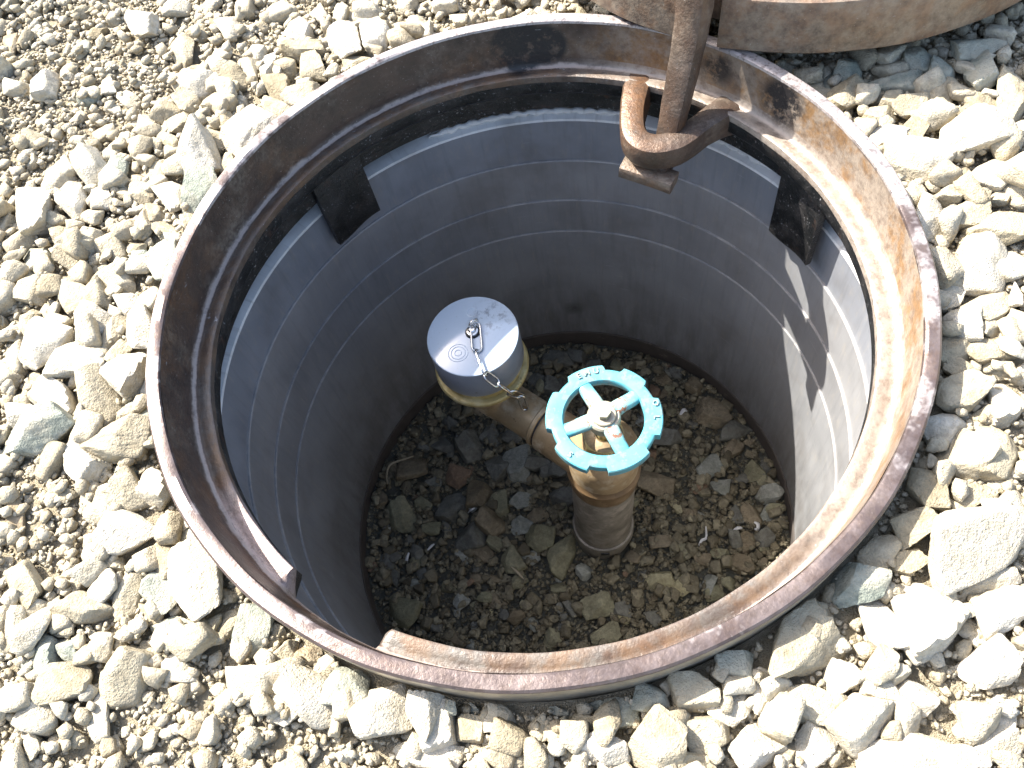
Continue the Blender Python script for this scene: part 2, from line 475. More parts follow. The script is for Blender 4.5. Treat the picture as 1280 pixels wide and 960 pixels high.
lathe('rim', [(0.3575, -0.10), (0.3585, -0.06), (0.3600, -0.006), (0.3594, -0.0018), (0.3575, 0.0), (0.3490, 0.0), (0.3466, -0.0010), (0.3457, -0.0035)],
      M['rim'], frame, 320, fr=lambda a, k, r, z: (r + 0.0006 * math.sin(7 * a + 1) * math.sin(13 * a), z + (0.0006 * math.sin(11 * a) if k < 6 else 0)))
def seat_f(a, k, r, z):
    nt = in_notch(a)
    if k >= 3 and nt > 0:
        r2 = [0, 0, 0, 0.3412, 0.3408, 0.3404, 0.3402, 0.3402, 0.3405, 0.345][k]
        r = r + (r2 - r) * nt
        z = z + ([0, 0, 0, -0.060, -0.063, -0.067, -0.072, -0.078, -0.084, -0.09][k] - z) * nt
    return r + 0.0004 * math.sin(9 * a) * math.sin(23 * a + k), z
lathe('seat', [(0.3457, -0.0035), (0.3445, -0.025), (0.3428, -0.051), (0.3412, -0.0568), (0.3380, -0.0590), (0.3330, -0.0580), (0.3250, -0.0552), (0.3222, -0.0565), (0.3217, -0.0600), (0.3217, -0.0640)],
      M['seat'], frame, 512, fr=seat_f, sharp=50)
def skirt_f(a, k, r, z):
    nt = in_notch(a)
    if nt > 0 and k < 4:
        r = r + ([0.345, 0.345, 0.346, 0.349][k] - r) * nt
        z = z + ([-0.09, -0.0905, -0.091, -0.0925][k] - z) * nt
    return r, z
lathe('skirt', [(0.3217, -0.0640), (0.3222, -0.0790), (0.3250, -0.0835), (0.3480, -0.0925), (0.3490, -0.1290), (0.3520, -0.1305), (0.3850, -0.1320)],
      M['tar'], frame, 512, fr=skirt_f, sharp=40)
def tab(ac, hw, zb):
    prof = [(0.3488, -0.089), (0.3415, -0.087), (0.3405, -0.092), (0.3405, zb + 0.004), (0.3420, zb), (0.3480, zb), (0.3490, zb + 0.003)]
    def f(a, k, r, z):
        u = (a - ac) / hw
        if k in (3, 4, 5, 6): z -= 0.003 * math.sin(u * 2.2)
        return r, z
    return lathe('tab', prof, M['tar'], frame, 16, ac - hw, ac + hw, closed=True, sharp=35, fr=f)
tab(R(20.4), R(5.6), -0.213)
tab(R(124.6), R(5.9), -0.205)
tab(R(262.0), R(5.7), -0.208)

# U-shaped hinge loop cast on to the seat
def rsec(w, h, b):
    w, h = w / 2, h / 2
    return [(-w + b, -h), (w - b, -h), (w - b * .3, -h + b * .3), (w, -h + b), (w, h - b), (w - b * .3, h - b * .3), (w - b, h), (-w + b, h), (-w + b * .3, h - b * .3), (-w, h - b), (-w, -h + b), (-w + b * .3, -h + b * .3)]
loop_pts = [(0.1765, 0.288, -0.0800), (0.1695, 0.268, -0.0735), (0.159, 0.240, -0.072), (0.1535, 0.214, -0.075), (0.1565, 0.197, -0.076), (0.170, 0.187, -0.077), (0.189, 0.1835, -0.076), (0.205, 0.188, -0.075), (0.228, 0.200, -0.073), (0.252, 0.2115, -0.0735), (0.271, 0.2225, -0.0800)]
lp = smooth_path(loop_pts, 7)
nlp = len(lp)
sweep('hinge_loop', lp, rsec(0.028, 0.034, 0.0065), M['iron_loop'], frame,
      scales=[1.0 + 0.25 * max(0, abs(i / (nlp - 1) - 0.5) - 0.30) / 0.2 for i in range(nlp)], sharp=42)

# ================================================================== LINER PIPE
liner = tag(empty('pipe_liner', (0, 0, -0.74)), 'grey plastic pipe lining the inside of the pit', 'pipe liner')
def lring(name, prof, mat, fr=None):
    o = lathe(name, prof, mat, liner, 256, sharp=30, fr=fr)
    o.location = (0, 0, 0.74)
    return o
rg = random.Random(4)
ph = [rg.uniform(0, 6.28) for _ in range(12)]
def rag(a, k, r, z):
    w = sum(math.sin(n * a + ph[i]) for i, n in enumerate((5, 11, 23, 37, 61, 97))) / 3.0
    if k == 0: return r + 0.0015 * w, z + 0.0008 * w
    if k == 1: return r, z + 0.0008 * w
    return r, z
lring('cut_edge', [(0.3830, -0.1550), (0.3680, -0.1572), (0.3602, -0.1596), (0.3592, -0.1625)], M['pvc_cut'], rag)
lring('ring', [(0.3592, -0.1625), (0.3590, -0.2315), (0.3590, -0.236)], M['pvc0'])
lring('ring', [(0.3600, -0.2317), (0.3570, -0.2319), (0.3560, -0.2334), (0.3560, -0.3100), (0.3560, -0.314)], M['pvc1'])
lring('ring', [(0.3585, -0.3099), (0.3542, -0.3101), (0.3533, -0.3115), (0.3533, -0.3780), (0.3533, -0.382)], M['pvc2'])
lring('ring', [(0.3565, -0.3779), (0.3519, -0.3781), (0.3511, -0.3794), (0.3511, -0.6680), (0.3511, -0.70)], M['pvc3'])
lring('collar', [(0.3545, -0.6680), (0.3498, -0.6682), (0.3484, -0.6705), (0.3480, -0.7600)], M['dark_band'])
# bead of pale sealant squeezed out above the cut edge on the far side
for a0, a1 in ((62, 103), (30.5, 55.0), (8.5, 14.0)):
    pts = [(0.3700 * math.cos(R(a)), 0.3700 * math.sin(R(a)), 0.74 - 0.1545 + 0.0012 * math.sin(a * 2.1) + 0.0008 * math.sin(a * 5.3)) for a in np.arange(a0, a1, 0.8)]
    nn = len(pts)
    sweep('sealant', pts, circ(0.0048, 8), M['pvc_cut'], liner, scales=[0.25 + 0.75 * min(1, i / 4, (nn - 1 - i) / 4) * (0.75 + 0.35 * math.sin(i * 1.7) * math.sin(i * .6)) for i in range(nn)], sharp=None)

M['iron_arm'] = mat_iron('worn_iron_bar', 1.5, 0.1).m
# ================================================================== COVER
CV = Vector((0.427, 0.526, 0.0))
cover = tag(empty('manhole_cover', (CV.x, CV.y, 0.002)), 'thick rusty round iron cover flipped open beside the hole', 'manhole cover')
arm_ang = math.atan2(0.237 - CV.y, 0.219 - CV.x)
def slot(a, k, r, z):
    d = abs((a - arm_ang + math.pi) % (2 * math.pi) - math.pi) * 0.34
    if r > 0.30:
        q = max(0.0, min(1.0, (0.0200 - d) / 0.003))
        r = r - q * 0.040
    return r + 0.0006 * math.sin(5 * a) * math.sin(17 * a), z
body = lathe('body', [(0.0, 0.004), (0.330, 0.004), (0.3385, 0.0), (0.3410, 0.003), (0.3400, 0.030), (0.3380, 0.052), (0.3360, 0.0575), (0.3320, 0.0590), (0.3030, 0.0590), (0.2990, 0.0570), (0.2970, 0.0300), (0.2940, 0.0270), (0.0, 0.0270)],
             M['iron_dusty'], cover, 384, fr=slot, sharp=40)
for k in range(8):
    a = k * math.pi / 4 + 0.2
    bm = bmesh.new()
    bmesh.ops.create_cube(bm, size=1.0, matrix=Matrix.Rotation(a, 4, 'Z') @ Matrix.Translation((0.17, 0, 0.0385)) @ Matrix.Diagonal((0.262, 0.016, 0.025, 1)))
    bmesh.ops.bevel(bm, geom=bm.edges[:], offset=0.002, segments=1, affect='EDGES')
    bmobj('rib', bm, M['iron_dusty'], cover)
lathe('boss', [(0.0, 0.046), (0.040, 0.046), (0.044, 0.043), (0.046, 0.026)], M['iron_dusty'], cover, 48)
# hinge arm: stands in the frame's loop, leans over the cover edge
off = Vector((-CV.x, -CV.y, -0.002))
u = Vector((0.585, 0.811, 0))
arm_pts = [Vector(p) for p in ((0.181, 0.192, -0.108), (0.191, 0.201, -0.074), (0.1985, 0.2095, -0.040), (0.207, 0.2195, -0.008), (0.2155, 0.2315, 0.024), (0.2205, 0.239, 0.054), (0.2235, 0.2440, 0.074), (0.2320, 0.2560, 0.086), (0.2480, 0.2780, 0.089), (0.275, 0.315, 0.084), (0.300, 0.350, 0.074))]
ap = [p + off for p in smooth_path(arm_pts, 5)]
sweep('hinge_arm', ap, rsec(0.030, 0.025, 0.0080), M['iron_loop'], cover, scales=[0.86 + 0.30 * min(1.0, i / 25.0) + 0.015 * math.sin(i * 1.3) for i in range(len(ap))], sharp=36)
ft = smooth_path([(0.139, 0.205, -0.1085), (0.155, 0.194, -0.110), (0.172, 0.182, -0.1115), (0.190, 0.168, -0.113)], 5)
fo = sweep('hinge_foot', [p + off for p in ft], rsec(0.024, 0.018, 0.004), M['iron_arm'], cover, sharp=40)

# ================================================================== HOSE VALVE
def mat_brass(name, base, dirt, pale, amt=0.5, metal=0.55):
    t = NT(name)
    n = t.noise(22, 6, 0.68); f = t.noise(120, 6, 0.7)
    c = t.mix(t.ramp(n, [(0.35, 0.0), (0.65, 1.0)]), base, dirt)
    c = t.mix(t.math('MULTIPLY', t.ramp(t.noise(30, 6, 0.7, off=(2, 8, 3)), [(0.52, 0.0), (0.64, 1.0)]), amt), c, pale)
    c = t.mix(t.math('MULTIPLY', t.ramp(t.noise(200, 3, 0.6), [(0.66, 0.0), (0.72, 1.0)]), 0.6), c, tuple(v * 0.25 for v in dirt))
    t.set('Base Color', c); t.set('Metallic', metal)
    t.set('Roughness', t.ramp(n, [(0.3, 0.34), (0.7, 0.62)]))
    t.bump(f, 0.25, 0.001)
    return t.m
M['bronze'] = mat_brass('tarnished_bronze', (0.38, 0.275, 0.15), (0.22, 0.155, 0.085), (0.46, 0.385, 0.27), 0.85, 0.2)
M['bronze_dark'] = mat_brass('dirty_dark_bronze', (0.20, 0.125, 0.06), (0.11, 0.072, 0.038), (0.28, 0.21, 0.13), 0.5, 0.2)
M['brass_pale'] = mat_brass('pale_brass_flange', (0.50, 0.40, 0.17), (0.36, 0.27, 0.11), (0.58, 0.50, 0.28), 0.7, 0.35)
M['steel_pipe'] = mat_brass('weathered_steel_pipe', (0.25, 0.225, 0.185), (0.13, 0.115, 0.09), (0.34, 0.30, 0.25), 0.7, 0.1)
def mat_wheel():
    t = NT('chipped_light_blue_paint')
    n = t.noise(45, 6, 0.7)
    c = t.mix(n, (0.055, 0.29, 0.37), (0.12, 0.40, 0.46))
    c = t.mix(t.math('MULTIPLY', t.ramp(t.noise(18, 4, 0.7, off=(8, 8, 1)), [(0.48, 0.0), (0.64, 1.0)]), 0.22), c, (0.32, 0.45, 0.46))
    c = t.mix(t.math('MULTIPLY', t.ramp(t.noise(120, 4, 0.75, off=(3, 9, 1)), [(0.55, 0.0), (0.66, 1.0)]), 0.35), c, (0.10, 0.16, 0.16))
    d = t.xyz()
    rr = t.math('SQRT', t.math('ADD', t.math('POWER', d[0], 2.0), t.math('POWER', d[1], 2.0)))
    near = t.n.new('ShaderNodeMapRange'); t.l.new(rr, near.inputs[0])
    near.inputs[1].default_value = 0.022; near.inputs[2].default_value = 0.046; near.inputs[3].default_value = 1.0; near.inputs[4].default_value = 0.0
    pale = t.math('MULTIPLY', near.outputs[0], t.ramp(t.noise(55, 5, 0.7, off=(1, 2, 3)), [(0.34, 0.25), (0.56, 1.0)]))
    c = t.mix(pale, c, (0.31, 0.43, 0.39))
    chip = t.math('MULTIPLY', t.ramp(t.noise(80, 6, 0.72, off=(5, 5, 5)), [(0.53, 0.0), (0.57, 1.0)]), t.math('ADD', t.math('MULTIPLY', near.outputs[0], 0.9), 0.35, True))
    c = t.mix(chip, c, (0.23, 0.10, 0.055))
    c = t.mix(t.math('MULTIPLY', t.ramp(t.noise(230, 4, 0.7), [(0.66, 0.0), (0.71, 1.0)]), 0.5), c, (0.30, 0.17, 0.10))
    t.set('Base Color', c); t.set('Roughness', 0.42)
    t.bump(t.math('SUBTRACT', t.noise(150, 5, 0.7), chip), 0.25, 0.0008)
    return t.m
M['wheel'] = mat_wheel()
M['hub'] = mat_plain('pale_faded_paint', (0.36, 0.33, 0.25), 0.45, 0.3, 0.35, 90, 0.3, spots=(0.33, 0.42, 0.36), spot_thr=0.55, spot_scale=70)

AX0, AX1 = Vector((0.047, -0.030, -0.723)), Vector((0.064, -0.019, -0.290))
axis = (AX1 - AX0).normalized()
Q = Vector((0, 0, 1)).rotation_difference(axis)
valve = tag(empty('hose_valve', AX0), 'bronze angle hose valve with light blue handwheel rising from the pit gravel', 'valve')
valve.rotation_mode = 'QUATERNION'
valve.rotation_quaternion = Q
# local z runs from 0 at the pit bed to 0.433 at the wheel
lathe('pipe', [(0.0445, -0.02), (0.0445, 0.045), (0.0450, 0.26), (0.0440, 0.266)], M['steel_pipe'], valve, 64)
lathe('clamp_band', [(0.0447, 0.052), (0.0478, 0.053), (0.0486, 0.057), (0.0484, 0.072), (0.0476, 0.076), (0.0447, 0.077)], M['steel_pipe'], valve, 64)
bm = bmesh.new()
bmesh.ops.create_cube(bm, size=1.0, matrix=Matrix.Rotation(R(-98), 4, 'Z') @ Matrix.Translation((0.0488, 0, 0.0655)) @ Matrix.Diagonal((0.0025, 0.013, 0.008, 1)))
bmobj('band_slot', bm, M['tar'], valve)
lathe('coupling', [(0.0452, 0.258), (0.0470, 0.260), (0.0478, 0.264), (0.0480, 0.284), (0.0500, 0.287), (0.0502, 0.296), (0.0478, 0.300), (0.0470, 0.306)], M['bronze_dark'], valve, 72)
body_v = lathe('body', [(0.0470, 0.305), (0.0476, 0.330), (0.0474, 0.345), (0.0440, 0.357), (0.0360, 0.366), (0.0290, 0.371), (0.0270, 0.375), (0.0270, 0.386), (0.0220, 0.390), (0.0120, 0.392), (0.0110, 0.394)], M['bronze'], valve, 72)
bm = bmesh.new()
bmesh.ops.create_cone(bm, cap_ends=True, segments=6, radius1=0.030, radius2=0.029, depth=0.012, matrix=Matrix.Translation((0, 0, 0.382)))
bmobj('bonnet_nut', bm, M['brass_pale'], body_v)
lathe('stem', [(0.0085, 0.38), (0.0085, 0.445)], M['brass_pale'], valve, 20)

# outlet: arm, elbow, neck, flange (valve-local coordinates)
inv = (Matrix.Translation(AX0) @ Q.to_matrix().to_4x4()).inverted()
CAPC = Vector((-0.0757, 0.1215, -0.2665))
ZA = -0.424
a_start = AX0 + (AX1 - AX0) * ((ZA - AX0.z) / (AX1.z - AX0.z))
a_el = Vector((CAPC.x, CAPC.y, ZA))
dirv = (a_el - a_start).normalized()
L = (a_el - a_start).length
joint = a_start + dirv * (L * 0.50)
sweep('outlet_socket', [inv @ (a_start + dirv * s) for s in (0.020, 0.040, L * 0.46, L * 0.485, L * 0.495)], circ(0.0345, 40), M['bronze'], valve, scales=[1.12, 1.03, 1.0, 1.0, 0.95], sharp=50)
sweep('joint_gap', [inv @ (joint + dirv * s) for s in (-0.0030, 0.0022)], circ(0.0312, 40), M['tar'], valve, sharp=50)
sweep('elbow_bead', [inv @ (joint + dirv * s) for s in (0.0022, 0.0034, 0.0085, 0.0105)], circ(0.0338, 40), M['bronze'], valve, scales=[0.97, 1.0, 1.0, 0.92], sharp=40)
rad = 0.036
elp = [joint - dirv * 0.006]
for s in (0.2, 0.4, 0.6, 0.8): elp.append(joint.lerp(a_el - dirv * rad, s))
cen = a_el - dirv * rad + Vector((0, 0, rad))
for k in range(0, 11):
    th = k / 10 * math.pi / 2
    elp.append(cen + dirv * (rad * math.sin(th)) - Vector((0, 0, rad * math.cos(th))))
elp.append(a_el + Vector((0, 0, rad + 0.006)))
sweep('outlet_elbow', [inv @ p for p in elp], circ(0.0305, 40), M['bronze'], valve, scales=[1.0] * 5 + [1.0 + 0.42 * (k / 11) for k in range(12)], sharp=50)
vinv_rot = Q.inverted()
def upright(o):
    o.location = inv @ CAPC
    o.rotation_mode = 'QUATERNION'
    o.rotation_quaternion = vinv_rot
    return o
upright(lathe('outlet_neck', [(0.040, -0.118), (0.0445, -0.105), (0.0490, -0.092), (0.0500, -0.086), (0.0500, -0.080), (0.0540, -0.078)], M['bronze'], valve, 64))
upright(lathe('flange', [(0.050, -0.0810), (0.0625, -0.0810), (0.0640, -0.0790), (0.0640, -0.0740), (0.0620, -0.0722), (0.0560, -0.0716), (0.0550, -0.066), (0.0555, -0.060), (0.0545, -0.056), (0.0555, -0.052), (0.052, -0.046)], M['brass_pale'], valve, 72))
bm = bmesh.new()
bmesh.ops.create_cone(bm, cap_ends=True, segments=16, radius1=0.004, radius2=0.004, depth=0.012, matrix=Matrix.Translation(inv @ (joint - dirv * -0.030 + Vector((0, 0, 0.0315)))))
bmobj('chain_lug', bm, M['bronze'], valve)

# handwheel: a part of the valve, its rim, spokes, hub, nut and lettering sub-parts
wheel = bpy.data.objects.new('handwheel', None)
link(wheel, valve)
wheel.location = (0, 0, (AX1 - AX0).length)
wheel.rotation_mode = 'QUATERNION'
tilt = Vector((0, 0, 1)).rotation_difference(Vector((0.012, -0.03, 1)).normalized())
wheel.rotation_quaternion = vinv_rot @ tilt
# notch centres measured round the rim (deg)
notches = [63.0, 20.0, -40.0, -103.0, 165.0, 118.0]
notches = [68.0, 20.0, -42.0, -108.0, -169.0, 128.0]
def lug(a, k, r, z):
    if k in (0, 1, 2, 3):
        d = min(abs((math.degrees(a) - n + 180) % 360 - 180) for n in notches)
        r -= 0.0062 * max(0.0, min(1.0, (10.5 - d) / 1.6))
    return r, z
lathe('wheel_rim', [(0.0690, -0.0095), (0.0708, -0.0080), (0.0710, 0.0035), (0.0697, 0.0050), (0.0600, 0.0056), (0.0505, 0.0050), (0.0488, 0.0030), (0.0485, -0.0060), (0.0510, -0.0095)], M['wheel'], wheel, 240, closed=True, fr=lug, sharp=40)
for a in (107.0, 26.0, -74.0, 187.0):
    a = R(a)
    pts = [(0.010 * math.cos(a), 0.010 * math.sin(a), 0.0045), (0.024 * math.cos(a), 0.024 * math.sin(a), 0.0035), (0.040 * math.cos(a), 0.040 * math.sin(a), -0.0005), (0.0545 * math.cos(a), 0.0545 * math.sin(a), -0.0015)]
    sweep('spoke', smooth_path(pts, 4), rsec(0.0195, 0.012, 0.0045), M['wheel'], wheel, scales=[1.05 - 0.012 * i for i in range(13)], sharp=None)
lathe('hub', [(0.0195, -0.010), (0.0205, -0.006), (0.0205, 0.0075), (0.0185, 0.0100), (0.0, 0.0100)], M['hub'], wheel, 48)
lathe('washer', [(0.0150, 0.0098), (0.0152, 0.0125), (0.0140, 0.0135), (0.0, 0.0135)], M['hub'], wheel, 40)
bm = bmesh.new()
bmesh.ops.create_cone(bm, cap_ends=True, segments=6, radius1=0.0088, radius2=0.0084, depth=0.0085, matrix=Matrix.Translation((0, 0, 0.0172)) @ Matrix.Rotation(R(14), 4, 'Z'))
bmobj('nut', bm, M['hub'], wheel)
def letters(txt, ang, size, rad_):
    cu = bpy.data.curves.new('lettering', 'FONT')
    cu.body = txt; cu.size = size; cu.extrude = 0.0011; cu.align_x = 'CENTER'; cu.align_y = 'CENTER'; cu.offset = 0.0002
    tmp = bpy.data.objects.new('tmp', cu)
    SC.collection.objects.link(tmp)
    dg = bpy.context.evaluated_depsgraph_get()
    me = bpy.data.meshes.new_from_object(tmp.evaluated_get(dg))
    bpy.data.objects.remove(tmp)
    me.materials.clear(); me.materials.append(M['wheel'])
    me.name = 'lettering'
    o = bpy.data.objects.new('lettering', me)
    link(o, wheel)
    a = R(ang)
    o.location = (rad_ * math.cos(a), rad_ * math.sin(a), 0.0062)
    o.rotation_euler = (0, 0, a - math.pi / 2)
    return o
letters('E', 107.0, 0.0105, 0.0625); letters('M', 97.5, 0.0105, 0.0625); letters('U', 87.0, 0.0105, 0.0625)
letters('O', 4.0, 0.0095, 0.0640); letters('L', -13.0, 0.0095, 0.0625)
letters('S', -141.0, 0.0095, 0.0625)

# ================================================================== CAP AND CHAIN
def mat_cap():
    t = NT('grey_cap_plastic_skylit')
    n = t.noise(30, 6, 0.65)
    c = t.mix(n, (0.41, 0.49, 0.56), (0.47, 0.55, 0.62))  # paler and bluer than the side: sky reflection painted into the top colour
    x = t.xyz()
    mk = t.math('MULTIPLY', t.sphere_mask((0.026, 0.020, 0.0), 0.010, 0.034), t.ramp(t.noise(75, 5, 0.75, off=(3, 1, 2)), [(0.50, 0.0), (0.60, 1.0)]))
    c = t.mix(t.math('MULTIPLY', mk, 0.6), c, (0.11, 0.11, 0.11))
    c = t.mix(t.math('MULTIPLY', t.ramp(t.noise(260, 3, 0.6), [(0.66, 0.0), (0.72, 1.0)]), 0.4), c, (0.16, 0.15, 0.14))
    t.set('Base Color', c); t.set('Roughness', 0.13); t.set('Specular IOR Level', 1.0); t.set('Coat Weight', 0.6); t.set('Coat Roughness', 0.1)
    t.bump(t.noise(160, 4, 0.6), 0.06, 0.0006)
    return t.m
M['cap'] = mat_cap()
M['cap_side'] = mat_plain('grey_cap_plastic_shaded', (0.215, 0.235, 0.27), 0.3, var=0.12, scale=30, bump=0.05, spots=(0.16, 0.15, 0.13), spot_thr=0.62)  # same plastic as the top, darkened to paint in the side's shade
M['black_rubber'] = mat_plain('black_rubber', (0.012, 0.012, 0.013), 0.5)
M['bright_steel'] = mat_plain('bright_steel', (0.62, 0.62, 0.60), 0.25, 1.0, 0.12, 80, 0.1)
cap = tag(empty('outlet_cap', CAPC + Vector((0, 0, -0.058))), 'grey plastic cap with a chain eye on the valve outlet', 'cap')
def up58(o): o.location = (0, 0, 0.058); return o
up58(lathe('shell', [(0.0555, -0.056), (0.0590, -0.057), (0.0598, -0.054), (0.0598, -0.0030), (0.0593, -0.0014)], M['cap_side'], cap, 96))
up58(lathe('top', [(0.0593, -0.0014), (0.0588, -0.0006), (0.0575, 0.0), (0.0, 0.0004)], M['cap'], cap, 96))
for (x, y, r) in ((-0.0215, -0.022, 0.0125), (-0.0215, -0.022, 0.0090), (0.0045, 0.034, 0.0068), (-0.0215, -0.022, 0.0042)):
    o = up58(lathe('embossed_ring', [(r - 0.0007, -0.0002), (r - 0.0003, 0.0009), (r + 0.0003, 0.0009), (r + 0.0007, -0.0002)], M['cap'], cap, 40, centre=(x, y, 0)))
up58(lathe('rubber_washer', [(0.0, 0.0026), (0.0085, 0.0026), (0.0096, 0.0016), (0.0098, 0.0002)], M['black_rubber'], cap, 32, centre=(0.001, 0.004, 0)))
up58(lathe('eye_screw', [(0.0, 0.0090), (0.0035, 0.0088), (0.0050, 0.0075), (0.0052, 0.0055), (0.0075, 0.0050), (0.0078, 0.0026)], M['bright_steel'], cap, 24, centre=(0.001, 0.004, 0)))
pts = []
for k in range(20):
    a = 2 * math.pi * k / 20
    pts.append((0.0045 + 0.0065 * math.cos(a) * 0.9, 0.0105 + 0.0065 * math.cos(a) * 0.5, 0.064 + 0.006 * math.sin(a) + 0.004))
sweep('eye', pts, circ(0.0016, 8), M['bright_steel'], cap, closed=True, sharp=None)

chain = tag(empty('cap_chain', CAPC), 'thin bright steel chain hanging from the cap to the outlet arm', 'chain')
def lk(p0, p1, roll, w=0.0062, wire=0.0015):
    p0, p1 = Vector(p0), Vector(p1)
    d = p1 - p0; ln = d.length; d.normalize()
    side = d.cross(Vector((0, 0, 1))).normalized()
    nrm = side.cross(d)
    s = side * math.cos(roll) + nrm * math.sin(roll)
    c = (p0 + p1) / 2
    hl = ln / 2 + 0.0012
    pts = []
    for k in range(10):
        a = -math.pi / 2 + math.pi * k / 9
        pts.append(c + d * (hl - w + w * math.cos(a)) + s * (w * math.sin(a)))
    for k in range(10):
        a = math.pi / 2 + math.pi * k / 9
        pts.append(c + d * (-(hl - w) + w * math.cos(a)) + s * (w * math.sin(a)))
    sweep('link', [p - CAPC for p in pts], circ(wire, 7), M['bright_steel'], chain, closed=True, sharp=None)
CH = [(-0.0693, 0.1335, -0.2585), (-0.0724, 0.0950, -0.2630), (-0.0674, 0.0590, -0.2625), (-0.0545, 0.0510, -0.2790), (-0.0430, 0.0530, -0.3100), (-0.0320, 0.0600, -0.3400), (-0.0305, 0.0620, -0.3840)]
for i in range(len(CH) - 1):
    lk(CH[i], CH[i + 1], (0.15, 1.2, 0.2, 0.35, 1.1, 0.4, 1.0)[i], 0.0062 if i < 5 else 0.0045)

# ================================================================== GROUND AND STONES
def ico(sub):
    bm = bmesh.new()
    bmesh.ops.create_icosphere(bm, subdivisions=sub, radius=1.0)
    v = np.array([p.co[:] for p in bm.verts]); f = np.array([[q.index for q in p.verts] for p in bm.faces])
    bm.free()
    return v / np.linalg.norm(v, axis=1)[:, None], f
ICO = {s: ico(s) for s in (1, 2, 3, 4, 5)}

def rock_verts(seed, sub, k=18.0, rough=0.05, npl=15):
    g = np.random.default_rng(seed)
    v = ICO[sub][0]
    n = g.normal(size=(npl, 3)); n /= np.linalg.norm(n, axis=1)[:, None]
    d = g.uniform(0.60, 0.98, npl)
    n = np.vstack([n, np.eye(3), -np.eye(3)]); d = np.concatenate([d, g.uniform(0.85, 1.35, 6)])
    q = np.maximum(v @ n.T, 0.0) / d
    r = (q ** k).sum(1) ** (-1.0 / k)
    # stretch radius so facets stay broad, then break the surface up
    p = v * r[:, None]
    disp = np.zeros(len(v))
    fr, am = 3.2, 1.0
    for o in range(4):
        w = g.normal(size=(5, 3)) * fr; phs = g.uniform(0, 6.28, 5)
        disp += am * np.abs(np.sin(p @ w.T + phs)).mean(1)
        fr *= 2.1; am *= 0.5
    disp -= disp.mean()
    p = p * (1.0 + rough * disp[:, None] * 1.6)
    lo, hi = p.min(0), p.max(0)
    return (p - (lo + hi) / 2) / ((hi - lo) / 2)

def rock_mesh(name, seed, sub, mat, **kw):
    v = rock_verts(seed, sub, **kw)
    me = bpy.data.meshes.new(name)
    me.from_pydata(v.tolist(), [], ICO[sub][1].tolist())
    me.materials.append(mat)
    me.polygons.foreach_set('use_smooth', [True] * len(me.polygons))
    me.set_sharp_from_angle(angle=R(38))
    return me

class Height:
    """Height field the stones are dropped on."""
    def __init__(s, x0, x1, y0, y1, st, base):
        s.x0, s.y0, s.st = x0, y0, st
        s.nx, s.ny = int((x1 - x0) / st), int((y1 - y0) / st)
        X, Y = np.meshgrid(x0 + np.arange(s.nx) * st, y0 + np.arange(s.ny) * st, indexing='ij')
        s.h = base(X, Y)
        s.g = s.h.copy()
    def at(s, x, y, ground=False):
        i = min(max(int((x - s.x0) / s.st), 0), s.nx - 1); j = min(max(int((y - s.y0) / s.st), 0), s.ny - 1)
        return (s.g if ground else s.h)[i, j]
    def patch(s, x, y, a, b, ang):
        m = max(a, b)
        i0, i1 = max(int((x - m - s.x0) / s.st), 0), min(int((x + m - s.x0) / s.st) + 2, s.nx)
        j0, j1 = max(int((y - m - s.y0) / s.st), 0), min(int((y + m - s.y0) / s.st) + 2, s.ny)
        if i0 >= i1 or j0 >= j1: return None
        X, Y = np.meshgrid(s.x0 + np.arange(i0, i1) * s.st - x, s.y0 + np.arange(j0, j1) * s.st - y, indexing='ij')
        c, q = math.cos(ang), math.sin(ang)
        U = (X * c + Y * q) / a; V = (-X * q + Y * c) / b
        rr = U * U + V * V
        return (slice(i0, i1), slice(j0, j1)), rr
    def drop(s, x, y, a, b, c, ang, sink, maxup):
        """Return centre height for a stone of half-height c and raise the field under it."""
        pt = s.patch(x, y, a, b, ang)
        if pt is None: return None
        sl, rr = pt
        ins = rr < 0.8
        if not ins.any(): ins = rr <= rr.min() + 1e-9
        sup = float(np.percentile(s.h[sl][ins], 55)); gr = float(s.g[sl][ins].mean())
        base = gr + min(max(sup - gr, 0.0), maxup)
        zc = base + c * (1.0 - sink)
        top = zc + c * np.sqrt(np.clip(1 - rr, 0, 1)) * 0.9
        s.h[sl] = np.where(rr < 0.92, np.maximum(s.h[sl], top), s.h[sl])
        return zc

def wav(X, Y, seed, fr, n=6):
    g = np.random.default_rng(seed)
    o = 0
    for _ in range(n):
        a = g.uniform(0, 6.28); k = fr * g.uniform(0.5, 1.6)
        o = o + np.sin((X * math.cos(a) + Y * math.sin(a)) * k + g.uniform(0, 6.28))
    return o / n

GZ = -0.052
def g_base(X, Y):
    rr = np.sqrt(X * X + Y * Y)
    h = GZ + 0.010 * wav(X, Y, 3, 9) + 0.0045 * wav(X, Y, 5, 34) + 0.002 * wav(X, Y, 8, 110)
    far = np.clip((rr - 1.5) / 2.0, 0, 1)
    return h * (1 - far) + far * (GZ)
HG = Height(-1.45, 1.75, -1.15, 1.75, 0.003, g_base)

# ground sheet: ring mesh from the frame out to the horizon
nseg = 480
rad_l = list(np.arange(0.3590, 0.95, 0.0055)) + list(np.geomspace(0.955, 60.0, 44))
vv, ff = [], []
ang_l = np.arange(nseg) * 2 * math.pi / nseg
for r in rad_l:
    X, Y = r * np.cos(ang_l), r * np.sin(ang_l)
    vv.append(np.stack([X, Y, g_base(X, Y)], 1))
vv = np.concatenate(vv)
for i in range(len(rad_l) - 1):
    for k in range(nseg):
        k2 = (k + 1) % nseg
        ff.append((i * nseg + k, (i + 1) * nseg + k, (i + 1) * nseg + k2, i * nseg + k2))
ground = tag(meshobj('ground', vv, ff, M['soil']), 'dry dusty ground under loose crushed stone', kind='structure')

